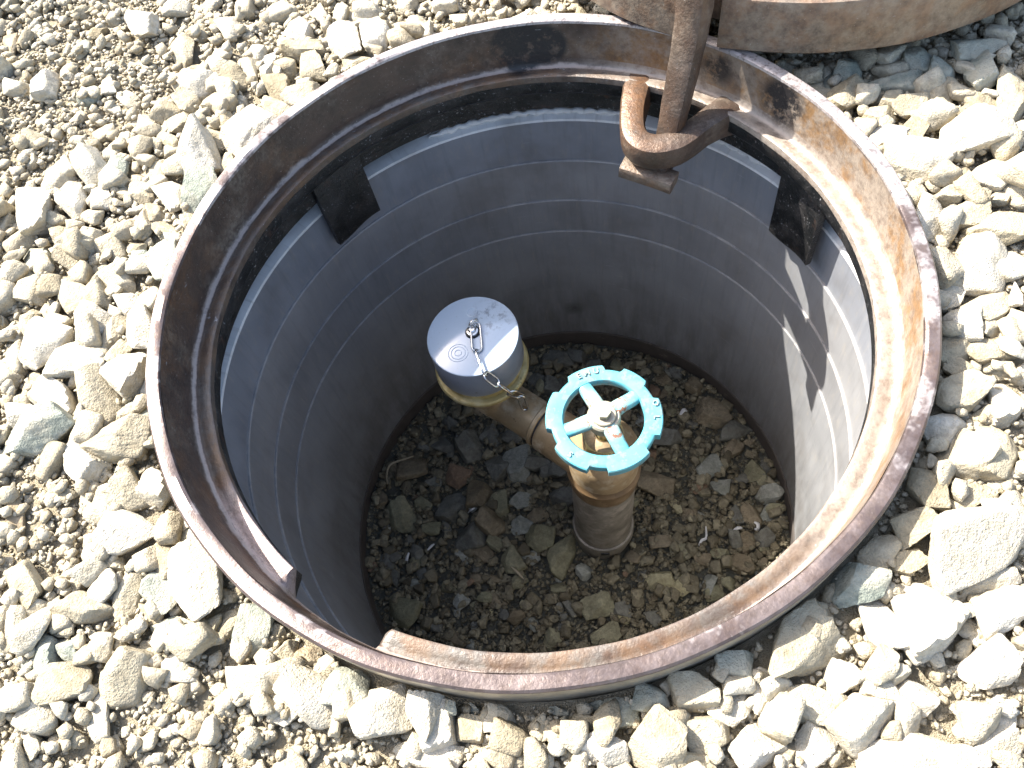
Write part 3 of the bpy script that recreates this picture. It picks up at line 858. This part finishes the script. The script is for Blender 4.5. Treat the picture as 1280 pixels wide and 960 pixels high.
TG = """-417 550 295 198 132 w;-360 482 259 165 109 c;-319 525 135 88 110 b;-380 378 179 158 175 c;-351 383 177 129 115 c;-402 362 220 123 128 w;-359 354 185 141 -175 c;-378 334 133 94 123 c;-322 312 239 149 135 c;-477 354 136 102 -150 c;-543 376 161 123 160 c;-461 304 277 184 -75 w;-430 302 182 121 117 g;-456 443 161 103 116 w;-600 569 213 88 99 b;-542 477 263 141 -81 w;-208 462 176 150 126 w;-154 421 320 184 -86 w;-204 428 270 148 -178 c;-112 420 205 172 92 w;-250 414 198 109 -87 w;-197 389 222 164 112 c;-228 407 170 126 118 c;-171 376 153 85 -86 c;-136 384 220 153 170 c;-238 374 203 146 111 c;-207 347 188 175 -132 c;-243 340 281 144 127 c;-297 406 197 156 120 c;-332 409 209 193 -151 w;-272 414 202 98 -84 c;-308 366 181 144 152 c;-276 304 310 241 -131 w;-300 331 140 98 112 c;-333 280 330 272 116 w;-325 457 129 91 176 c;-299 507 184 125 112 w;-298 264 157 112 113 c;-526 257 336 225 -82 w;-477 253 242 151 -70 w;-446 248 172 135 123 w;-425 261 140 98 127 c;-401 250 177 147 139 c;-500 242 128 86 131 c;-477 220 150 103 128 w;-484 207 165 122 179 c;-456 198 175 157 120 c;-416 204 150 106 133 c;-394 203 211 121 -87 c;-515 189 284 125 128 g;-430 181 203 142 125 c;-402 172 141 98 142 c;-381 217 142 89 -77 c;-368 187 196 101 136 c;-358 233 208 149 120 w;-327 228 292 184 -100 g;-369 141 309 183 -83 g;-416 132 193 138 127 c;-438 124 214 125 -85 c;-471 133 294 142 119 c;-526 168 165 110 125 g;-508 147 184 179 -115 c;-404 99 182 127 143 w;-479 177 149 145 155 c;-343 187 168 95 -95 c;-385 280 176 121 116 c;-537 145 148 76 108 c;-394 154 149 108 128 g;-442 82 207 170 140 w;-419 66 203 121 -99 c;-389 58 232 161 -72 w;-491 64 244 240 148 w;-450 40 263 214 180 w;-412 41 129 115 -128 c;-397 15 246 213 129 w;-511 110 168 104 115 c;-492 100 113 77 136 c;-427 -11 302 185 114 c;-471 -1 288 162 143 w;-480 -34 341 237 167 g;-386 -30 194 112 140 g;-503 -11 203 138 159 w;-401 -62 360 192 170 c;-435 -76 206 149 136 w;-496 30 123 82 144 c;-366 -62 139 64 -92 c;-396 -90 99 67 151 g;-392 -118 189 156 117 c;-362 -119 164 147 161 w;-417 -120 139 84 -84 c;-384 -156 241 199 165 w;-346 -154 151 75 174 w;-336 -166 106 67 175 g;-352 -185 172 149 120 c;-322 -214 318 219 -88 w;-376 -188 128 81 158 w;-358 -214 195 141 150 g;-386 -213 185 106 -103 c;-402 -180 158 83 162 c;-421 -216 240 137 170 c;-477 -186 210 143 -74 c;-498 -119 241 74 100 b;-326 -179 83 56 -132 c;-298 -228 73 57 147 c;-453 -105 130 74 158 c;-432 -276 198 172 167 c;-385 -280 227 170 -117 c;-403 -257 170 75 166 c;-406 -306 186 96 101 w;-463 -270 110 63 169 w;-454 -247 155 115 -69 g;-433 -248 115 93 159 g;-458 -318 124 86 -78 c;-345 -247 173 101 177 g;-381 -243 131 79 170 c;-331 -264 129 96 150 c;-367 -260 99 62 160 c;-354 -269 90 59 178 c;-314 -253 114 95 -115 c;-426 -298 78 51 156 c;-461 -218 113 82 -69 w;-444 -230 132 58 165 c;-473 -252 104 61 159 g;-460 -331 110 61 162 w;-399 -342 106 50 166 w;-424 -319 97 61 158 c;-316 -322 54 39 155 c;-273 -260 190 140 -104 g;-297 -251 115 102 -111 c;-251 -285 113 95 -101 c;-253 -261 95 74 -88 c;-230 -287 101 78 156 b;-219 -300 133 84 -166 c;-239 -303 73 53 159 w;-226 -325 277 179 147 w;-198 -317 167 145 170 g;-256 -325 149 92 125 w;-172 -342 219 212 -162 w;-139 -353 161 135 -103 w;-131 -361 172 150 -85 w;-108 -366 114 93 166 c;-82 -361 120 100 167 w;-88 -373 77 64 -139 c;-100 -390 144 81 -174 w;-132 -384 212 97 178 w;-75 -393 127 96 -176 c;-57 -378 141 76 -111 c;-41 -380 114 104 -123 c;-55 -396 95 86 -121 w;-17 -378 145 76 175 c;-33 -396 86 62 -127 c;-15 -393 128 109 -147 w;-120 -349 61 50 163 g;-105 -352 67 50 167 g;-38 -365 71 33 170 g;-10 -366 64 39 171 g;8 -374 128 109 177 g;34 -371 136 107 158 g;64 -367 179 143 179 c;31 -402 194 180 -139 c;67 -398 160 129 -167 c;101 -359 133 111 -176 g;91 -384 175 104 -150 w;113 -378 147 92 -121 w;146 -355 301 219 -157 c;99 -415 174 140 -148 w;-6 -398 131 105 175 w;58 -417 89 71 -179 c;143 -393 200 138 178 c;297 -302 403 264 -165 w;231 -297 164 121 -158 c;249 -306 126 90 -158 c;203 -315 213 168 -155 g;214 -353 238 148 116 w;249 -349 275 243 88 w;295 -333 254 98 -169 w;300 -354 222 145 -169 w;172 -377 139 116 -163 w;200 -379 138 96 -142 c;210 -383 81 67 -158 c;223 -332 73 61 -155 c;266 -336 102 58 -99 c;179 -408 244 160 -151 w;213 -402 177 134 -172 w;197 -389 132 116 155 w;139 -420 164 126 -133 w;203 -436 352 147 178 w;230 -446 152 97 -180 w;255 -420 111 66 178 c;271 -424 141 94 -135 w;259 -439 169 116 -175 w;277 -391 181 143 -154 w;124 -405 110 78 -127 c;118 -423 115 73 -119 c;343 -178 209 155 -147 c;321 -206 185 131 -174 w;320 -235 218 180 32 c;349 -236 229 176 64 c;283 -252 192 137 78 c;260 -281 179 136 -147 c;314 -264 180 96 -165 c;341 -261 131 81 -171 c;350 -205 137 89 -158 c;376 -194 221 137 -108 w;328 -279 111 70 176 w;386 0 229 165 68 w;424 -6 236 152 -163 c;442 -29 268 170 -171 c;414 -60 291 210 70 w;375 -45 126 80 -127 w;371 -85 140 109 53 w;384 -73 128 101 -179 c;400 -104 235 147 -172 c;369 -116 152 143 71 w;394 -124 167 104 173 c;356 -137 173 140 47 c;382 -142 203 129 -179 c;382 -162 121 90 -179 c;354 -159 153 95 157 c;422 -100 119 50 -116 w;400 62 301 245 161 w;459 83 344 233 -180 w;459 31 209 162 -148 w;424 137 213 144 -142 c;457 145 179 118 -133 c;370 171 223 187 -147 c;342 182 143 126 168 c;379 97 182 161 52 w;406 99 230 135 -124 c;371 126 142 113 64 c;392 134 146 134 44 c;412 152 156 115 -129 c;396 161 117 94 -157 c;516 122 359 184 -127 c;505 161 289 171 -118 g;423 174 294 127 163 g;453 196 179 146 72 g;382 203 154 142 58 g;363 203 141 72 -113 g;467 170 174 136 60 g;515 193 238 177 169 g;485 131 108 96 -164 c;449 115 162 115 -142 c;485 114 144 126 -168 c;414 20 138 121 -165 c;432 42 187 93 -129 c;456 8 122 104 36 c;379 40 111 98 47 c;495 67 116 90 53 c;489 49 103 75 56 c;471 8 128 60 -121 c;350 216 129 107 165 g"""
TP = """-148 169 308 254 -88 d;-66 116 328 261 99 k;-257 154 293 248 -178 b;-192 182 227 161 140 d;-178 117 214 189 150 r;-107 122 230 216 126 d;-282 65 356 227 114 o;-243 83 170 142 155 o;-142 77 286 235 -99 b;-192 68 289 243 -117 d;-133 24 283 226 111 b;-108 51 258 161 101 o;-74 51 176 156 -142 k;-81 7 188 171 158 k;-52 18 173 125 -159 b;-170 4 276 238 -163 d;-128 -16 188 127 156 o;-56 -23 250 229 162 o;-230 33 187 128 -174 o;-187 -24 162 133 -89 k;-107 -50 228 175 111 o;-153 -24 201 174 159 b;-77 -49 182 120 178 k;-1 40 241 183 -169 d;-25 -53 380 222 -129 o;-4 92 222 216 120 d;-36 110 208 191 155 d;37 316 293 186 171 d;-144 -103 209 138 131 b;-294 -96 280 238 155 o;-64 -180 182 148 -134 o;279 142 321 230 156 b;307 103 278 179 170 d;286 73 289 139 -163 b;244 47 244 179 -163 k;219 16 160 108 -166 r;151 33 314 241 158 b;256 8 169 152 -174 k;316 25 190 174 41 o;336 -19 200 181 38 k;185 116 264 217 -159 d;193 81 103 99 51 t;138 -65 229 105 175 b;116 -125 239 162 -174 t;151 -138 174 161 -168 t;191 -144 166 107 -126 k;248 -121 199 175 -171 b;267 -88 186 146 -145 b;297 -90 166 150 -154 d;288 -48 196 165 149 b;262 -42 168 118 97 d;18 -189 246 167 -175 o;13 -147 263 221 -160 o;49 -158 161 135 174 d;96 -180 158 121 174 d;196 -158 147 123 -179 o;123 -21 204 71 -104 b;52 -172 98 79 173 t;5 -89 153 142 171 k;-38 -107 140 115 -171 o;-93 -128 153 112 168 b;-215 -66 133 104 163 o;-248 -124 143 112 163 d;-316 -6 175 137 -95 d;-263 -16 143 112 -164 o;-314 108 178 126 -87 b;-221 119 157 131 155 d;-112 188 184 141 -156 d;-71 171 199 153 163 d;-179 227 163 140 150 d;263 200 167 141 134 b;244 237 140 122 171 d;213 228 154 145 174 b;168 222 168 144 168 d;190 -25 154 122 174 b;161 -87 163 130 174 o;194 -106 137 115 179 b;222 -99 143 111 -154 o;313 -50 164 110 -119 k;350 27 159 100 -118 d;71 312 176 151 160 d;96 289 145 133 159 d;-10 279 190 164 158 d;16 256 217 178 162 d;89 -4 117 96 171 b"""
def table(T):
    out = []
    for e in T.split(';'):
        x, y, a, b, t, c = e.split()
        out.append((int(x) / 1e3, int(y) / 1e3, int(a) / 1e4, int(b) / 1e4, R(int(t)), c))
    return out

RIM_R = 0.362
def support(x, y, a, b, t):
    r = math.hypot(x, y); ux, uy = x / r, y / r
    c, s = math.cos(t), math.sin(t)
    return math.sqrt((a * (ux * c + uy * s)) ** 2 + (b * (-ux * s + uy * c)) ** 2)
def clear_rim(x, y, a, b, t, k=0.90):
    r = math.hypot(x, y); need = RIM_R + support(x, y, a, b, t) * k
    if r < need: x, y = x * need / r, y * need / r
    return x, y
def under_cover(x, y, m=0.0):
    return math.hypot(x - CV.x, y - CV.y) < 0.345 + m

rs = random.Random(11)
NV = 26
rmesh = {}
def get_rock(key, mat, sub, v, pool):
    k = (key, sub, v)
    if k not in pool:
        kk = 46.0 if v % 4 else 24.0
        pool[k] = rock_mesh('stone', 100 + v * 7 + sub, sub, mat, k=kk, rough=0.045 if v % 2 else 0.06, npl=8 + v % 7)
    return pool[k]

def put_stone(x, y, a, b, c, z, ang, key, mats, parent, pool, sub):
    me = get_rock(key, mats[key], sub, rs.randrange(NV), pool)
    o = bpy.data.objects.new('stone', me)
    SC.collection.objects.link(o)
    o.parent = parent
    o.location = (x, y, z)
    o.scale = (a, b, c)
    tl = 0.22
    o.rotation_euler = (rs.uniform(-tl, tl), rs.uniform(-tl, tl), ang + (math.pi if rs.random() < .5 else 0))
    return o

stones = sorted(table(TG), key=lambda e: -e[2] * e[3])
n_ind = 0
placed = []
for (x, y, a, b, t, c) in stones:
    a, b = a * 1.12, b * 1.06
    if a * b < 0.011 ** 2 and n_ind > 296: continue
    x, y = clear_rim(x, y, a, b, t)
    hh = min(b * rs.uniform(0.62, 0.88), 0.034)
    if under_cover(x, y, 0.01): hh = min(hh, 0.020)
    zc = HG.drop(x, y, a, b, hh, t, 0.26, 0.012)
    if zc is None: continue
    if under_cover(x, y, 0.02): zc = min(zc, -0.004 - hh * 1.1)
    zc = min(zc, 0.004 - hh * 0.45)
    put_stone(x, y, a, b, hh, zc, t, c, M, ground, rmesh, 5 if a > 0.034 else 4)
    placed.append((x, y, a, b)); n_ind += 1

def in_view(x, y):
    # rough trapezium of the ground the photograph takes in
    return -0.62 + (0.65 - y) * 0.15 < x < 0.59 - (0.245 - y) * 0.45 and -0.47 < y < 0.66

# fill-in stones: first the ones in the open gaps that are told apart singly
def try_spot(x, y, a):
    if math.hypot(x, y) < RIM_R + a * 0.8: return False
    return HG.at(x, y) - HG.at(x, y, True) < 0.006
keys = ['c'] * 10 + ['w'] * 5 + ['g'] * 3 + ['b'] * 2
tries = 0
while n_ind < 300 and tries < 20000:
    tries += 1
    x, y = rs.uniform(-0.66, 0.62), rs.uniform(-0.48, 0.68)
    a = rs.uniform(0.009, 0.016)
    if not in_view(x, y) or not try_spot(x, y, a): continue
    b = a * rs.uniform(0.62, 0.95); t = rs.uniform(0, 6.28)
    hh = b * rs.uniform(0.6, 0.85)
    zc = HG.drop(x, y, a, b, hh, t, 0.35, 0.010)
    if zc is None: continue
    put_stone(x, y, a, b, hh, zc, t, rs.choice(keys), M, ground, rmesh, 3)
    n_ind += 1

# everything smaller, and everything beyond the frame: one mass of gravel
def gravel(name, spots, mat, parent):
    """spots: list of (x,y,z,a,b,c,ang,tone,sub). One mesh."""
    g = np.random.default_rng(5)
    V, F, T = [], [], []
    base = {1: [rock_verts(900 + i, 1, 20.0, 0.06, 6) for i in range(14)], 2: [rock_verts(950 + i, 2, 30.0, 0.06, 7) for i in range(14)],
            3: [rock_verts(980 + i, 3, 40.0, 0.05, 7) for i in range(14)]}
    off_ = 0
    for (x, y, z, a, b, c, ang, tone, sub) in spots:
        v = base[sub][g.integers(14)] * (a, b, c)
        ca, sa = math.cos(ang), math.sin(ang)
        tx, ty = g.uniform(-0.5, 0.5, 2)
        X = v[:, 0] * ca - v[:, 1] * sa; Y = v[:, 0] * sa + v[:, 1] * ca
        Z = v[:, 2] + tx * v[:, 0] * 0.6 + ty * v[:, 1] * 0.6
        V.append(np.stack([X + x, Y + y, Z + z], 1).astype(np.float32)); F.append(ICO[sub][1] + off_)
        T.append(np.full(len(v), tone, np.float32)); off_ += len(v)
    V = np.concatenate(V); F = np.concatenate(F).astype(np.int32); T = np.concatenate(T)
    me = bpy.data.meshes.new(name)
    me.vertices.add(len(V)); me.loops.add(F.size); me.polygons.add(len(F))
    me.vertices.foreach_set('co', V.ravel())
    me.loops.foreach_set('vertex_index', F.ravel())
    me.polygons.foreach_set('loop_start', np.arange(0, F.size, 3, dtype=np.int32))
    me.update(calc_edges=True)
    me.validate()
    at_ = me.attributes.new('tone', 'FLOAT', 'POINT')
    at_.data.foreach_set('value', T)
    me.materials.append(mat)
    o = link(bpy.data.objects.new(name, me), parent)
    return o

def fine_zone(x, y):
    """1 where the bed is mostly grit, 0 where it is mostly stones."""
    v = 0.0
    for cx, cy, r in ((-0.48, 0.52, 0.20), (-0.56, 0.35, 0.10), (-0.40, -0.36, 0.13), (-0.30, -0.42, 0.12), (-0.47, -0.12, 0.08), (-0.17, 0.60, 0.15), (0.33, -0.32, 0.06)):
        v = max(v, 1 - math.hypot(x - cx, y - cy) / r)
    return max(0.0, v)

spots = []
def scatter(n, lo, hi, sub, region, pwr, maxup, gapt):
    k = 0; tr = 0
    while k < n and tr < n * 12:
        tr += 1
        x, y = rs.uniform(*region[0]), rs.uniform(*region[1])
        a = lo + (hi - lo) * rs.random() ** pwr
        r = math.hypot(x, y)
        if r < RIM_R + a * 0.7: continue
        if HG.at(x, y) - HG.at(x, y, True) > gapt and rs.random() > 0.03: continue
        b = a * rs.uniform(0.6, 0.95); t = rs.uniform(0, 6.28); c = b * rs.uniform(0.6, 0.95)
        zc = HG.drop(x, y, a, b, c, t, 0.30, maxup)
        if zc is None: continue
        if under_cover(x, y, 0.02): zc = min(zc, -0.006 - c)
        spots.append((x, y, zc, a, b, c, t, min(1, max(0, rs.gauss(0.55, 0.28))), sub)); k += 1
VW = ((-0.70, 0.66), (-0.52, 0.72))
# beyond the picture: full-size stones too
k = 0
while k < 2300:
    x, y = rs.uniform(-1.4, 1.7), rs.uniform(-1.1, 1.7)
    if -0.68 < x < 0.66 and -0.50 < y < 0.70 and (in_view(x, y) or math.hypot(x, y) < 0.42): continue
    a = 0.009 + 0.034 * rs.random() ** 2.2
    if math.hypot(x, y) < RIM_R + a: continue
    b = a * rs.uniform(0.6, 0.95); t = rs.uniform(0, 6.28); c = b * rs.uniform(0.6, 0.85)
    zc = HG.drop(x, y, a, b, c, t, 0.42, 0.014)
    if zc is None: continue
    if under_cover(x, y, 0.03):
        zc = min(zc, -0.008 - c * 1.3)
    spots.append((x, y, zc, a, b, c, t, rs.uniform(0.3, 1.0), 3 if (-0.95 < x < 0.95 and -0.75 < y < 0.95 and a > 0.016) else 2)); k += 1
k = tr = 0
while k < 1500 and tr < 40000:
    tr += 1
    x, y = rs.uniform(*VW[0]), rs.uniform(*VW[1])
    a = 0.0075 + 0.0115 * rs.random() ** 1.4
    if math.hypot(x, y) < RIM_R + a * 0.8 or fine_zone(x, y) > rs.uniform(0.05, 0.5): continue
    if HG.at(x, y) - HG.at(x, y, True) > 0.011: continue
    b = a * rs.uniform(0.6, 0.95); t = rs.uniform(0, 6.28); c = b * rs.uniform(0.55, 0.85)
    zc = HG.drop(x, y, a, b, c, t, 0.25, 0.010)
    if zc is None: continue
    if under_cover(x, y, 0.02): zc = min(zc, -0.006 - c)
    spots.append((x, y, min(zc, 0.002 - c * 0.5), a, b, c, t, min(1, max(0, rs.gauss(0.6, 0.3))), 3)); k += 1
scatter(500, 0.0058, 0.0110, 3, VW, 1.5, 0.010, 0.009)
scatter(4600, 0.0026, 0.0060, 2, VW, 1.6, 0.006, 0.008)
scatter(28000, 0.0011, 0.0034, 1, VW, 1.2, 0.006, 0.012)
scatter(9000, 0.0025, 0.0090, 1, ((-1.0, 0.95), (-0.85, 0.95)), 1.8, 0.01, 0.012)
scatter(5000, 0.0045, 0.0110, 1, ((-1.40, 1.7), (-1.10, 1.7)), 1.5, 0.01, 0.012)
gr = tag(gravel('gravel', spots, M['gravel'], ground), 'fine dusty grit and pebbles between the stones', kind='stuff')

# ------------------------------------------------------------------ pit bed
PZ = -0.715
def p_base(X, Y):
    rr = np.sqrt((X - 0.03) ** 2 + (Y + 0.02) ** 2)
    r0 = np.sqrt(X * X + Y * Y)
    return PZ + 0.022 * np.clip((r0 - 0.305) / 0.045, 0, 1) * (0.6 + 0.8 * wav(X, Y, 31, 14)) + 0.028 * np.clip(1 - rr / 0.33, 0, 1) + 0.007 * wav(X, Y, 21, 16) + 0.003 * wav(X, Y, 22, 60)
HP = Height(-0.37, 0.37, -0.37, 0.37, 0.002, p_base)
vv, ff = [(0, 0, float(p_base(np.array(0.), np.array(0.))))], []
ns, nr = 128, 44
for i in range(1, nr + 1):
    r = 0.352 * i / nr
    for k in range(ns):
        a = 2 * math.pi * k / ns
        X, Y = r * math.cos(a), r * math.sin(a)
        vv.append((X, Y, float(p_base(np.array(X), np.array(Y)))))
for k in range(ns):
    ff.append((0, 1 + k, 1 + (k + 1) % ns))
for i in range(nr - 1):
    for k in range(ns):
        k2 = (k + 1) % ns
        ff.append((1 + i * ns + k, 1 + (i + 1) * ns + k, 1 + (i + 1) * ns + k2, 1 + i * ns + k2))
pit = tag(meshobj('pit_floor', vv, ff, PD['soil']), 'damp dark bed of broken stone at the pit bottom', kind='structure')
pmesh = {}
def pit_ok(x, y, m):
    return math.hypot(x, y) < 0.348 - m and math.hypot(x - 0.048, y + 0.03) > 0.047 + m * 0.6
np_ = 0
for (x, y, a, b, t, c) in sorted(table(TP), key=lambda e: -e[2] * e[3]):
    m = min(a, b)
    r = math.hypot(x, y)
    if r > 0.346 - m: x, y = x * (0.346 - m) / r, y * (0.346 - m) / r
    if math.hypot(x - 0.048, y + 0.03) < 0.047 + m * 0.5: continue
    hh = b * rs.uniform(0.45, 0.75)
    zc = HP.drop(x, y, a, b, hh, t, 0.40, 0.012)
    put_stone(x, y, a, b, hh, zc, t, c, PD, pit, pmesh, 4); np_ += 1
pk = ['d'] * 6 + ['o'] * 4 + ['b'] * 5 + ['k'] * 3 + ['t'] * 1 + ['r'] * 1
tries = 0
while np_ < 300 and tries < 30000:
    tries += 1
    x, y = rs.uniform(-0.35, 0.35), rs.uniform(-0.35, 0.35)
    a = 0.0065 + 0.0085 * rs.random() ** 1.5
    if not pit_ok(x, y, a) or HP.at(x, y) - HP.at(x, y, True) > 0.007: continue
    b = a * rs.uniform(0.6, 0.95); t = rs.uniform(0, 6.28); hh = b * rs.uniform(0.5, 0.85)
    zc = HP.drop(x, y, a, b, hh, t, 0.35, 0.010)
    put_stone(x, y, a, b, hh, zc, t, rs.choice(pk), PD, pit, pmesh, 3); np_ += 1
spots = []
for n, lo, hi, sub, gap in ((700, 0.0052, 0.0115, 3, 0.008), (2200, 0.0028, 0.0062, 2, 0.010), (8500, 0.0012, 0.0030, 1, 0.010)):
    k = 0; tr = 0
    while k < n and tr < n * 10:
        tr += 1
        x, y = rs.uniform(-0.35, 0.35), rs.uniform(-0.35, 0.35)
        a = rs.uniform(lo, hi)
        if not pit_ok(x, y, a * 0.5): continue
        if HP.at(x, y) - HP.at(x, y, True) > gap and rs.random() > 0.04: continue
        b = a * rs.uniform(0.6, 0.95); t = rs.uniform(0, 6.28); c = b * rs.uniform(0.6, 0.9)
        zc = HP.drop(x, y, a, b, c, t, 0.30, 0.007)
        spots.append((x, y, zc, a, b, c, t, min(1, max(0, rs.gauss(0.50, 0.30))), sub)); k += 1
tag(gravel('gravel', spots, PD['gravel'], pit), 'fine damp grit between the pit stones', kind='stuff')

# ------------------------------------------------------------------ scraps of plastic lying in the pit
M['scrap'] = mat_plain('white_plastic_scrap', (0.62, 0.62, 0.60), 0.5, var=0.1)
def scrap(pts, w, label, name='plastic_shaving', cat='plastic scrap', mat=None, group=None):
    base = Vector(pts[0])
    z = HP.at(base.x, base.y) + 0.004
    P = []
    for p in pts:
        P.append(Vector((p[0], p[1], max(HP.at(p[0], p[1]) + 0.003, z - 0.004) + p[2])))
    sp = smooth_path(P, 5)
    n = len(sp)
    root = sweep(name, [q - P[0] for q in sp], [(-w, -0.0006), (w, -0.0004), (w, 0.0006), (-w, 0.0008)], mat or M['scrap'], None, scales=[0.4 + 0.6 * math.sin(math.pi * (i + 0.4) / (n - 0.2)) for i in range(n)], sharp=None)
    root.location = P[0]
    tag(root, label, cat, group)
    return root

def at_pit(x, y, dx=0.0, dy=0.0): return (x + dx, y + dy, 0.0)
scrap([(0.193, -0.080, 0.000), (0.200, -0.073, 0.001), (0.207, -0.071, 0.004), (0.210, -0.056, 0.007)], 0.0024, 'white curled plastic shaving right of the valve pipe')
scrap([(0.252, -0.068, 0.000), (0.260, -0.066, 0.002), (0.267, -0.067, 0.000)], 0.0026, 'flat white plastic chip between the curled shaving and the wall')
scrap([(0.288, -0.061, 0.001), (0.293, -0.065, 0.003), (0.291, -0.072, 0.001), (0.286, -0.071, 0.001)], 0.0030, 'pale plastic chip nearest the right wall of the pit')
scrap([(-0.282, -0.016, 0.000), (-0.280, -0.008, 0.003), (-0.275, 0.001, 0.002)], 0.0024, 'white plastic chip on the left of the pit floor')
scrap([(-0.243, -0.002, 0.001), (-0.237, 0.004, 0.003), (-0.231, 0.008, 0.001)], 0.0020, 'small white plastic chip right of the left-hand chip')
scrap([(-0.168, 0.050, 0.001), (-0.160, 0.048, 0.002), (-0.153, 0.050, 0.001)], 0.0020, 'white plastic chip among brown stones near the middle of the pit')
scrap([(0.222, 0.150, 0.002), (0.230, 0.156, 0.004), (0.236, 0.154, 0.001)], 0.0034, 'white plastic chip behind the handwheel near the far wall')
M['root'] = mat_plain('dry_root', (0.36, 0.30, 0.20), 0.8)
scrap([(-0.300, 0.128, 0.002), (-0.298, 0.146, 0.005), (-0.288, 0.160, 0.006), (-0.262, 0.166, 0.004), (-0.247, 0.170, 0.002)], 0.0016, 'thin pale root bent along the left pit wall', 'dry_root', 'root', M['root'])
scrap([(-0.108, -0.062, 0.003), (-0.100, -0.072, 0.005), (-0.092, -0.084, 0.003)], 0.0018, 'short straw-coloured twig on the grit in front of the pipe', 'twig', 'twig', M['root'])

SC.render.resolution_x, SC.render.resolution_y = 1024, 768
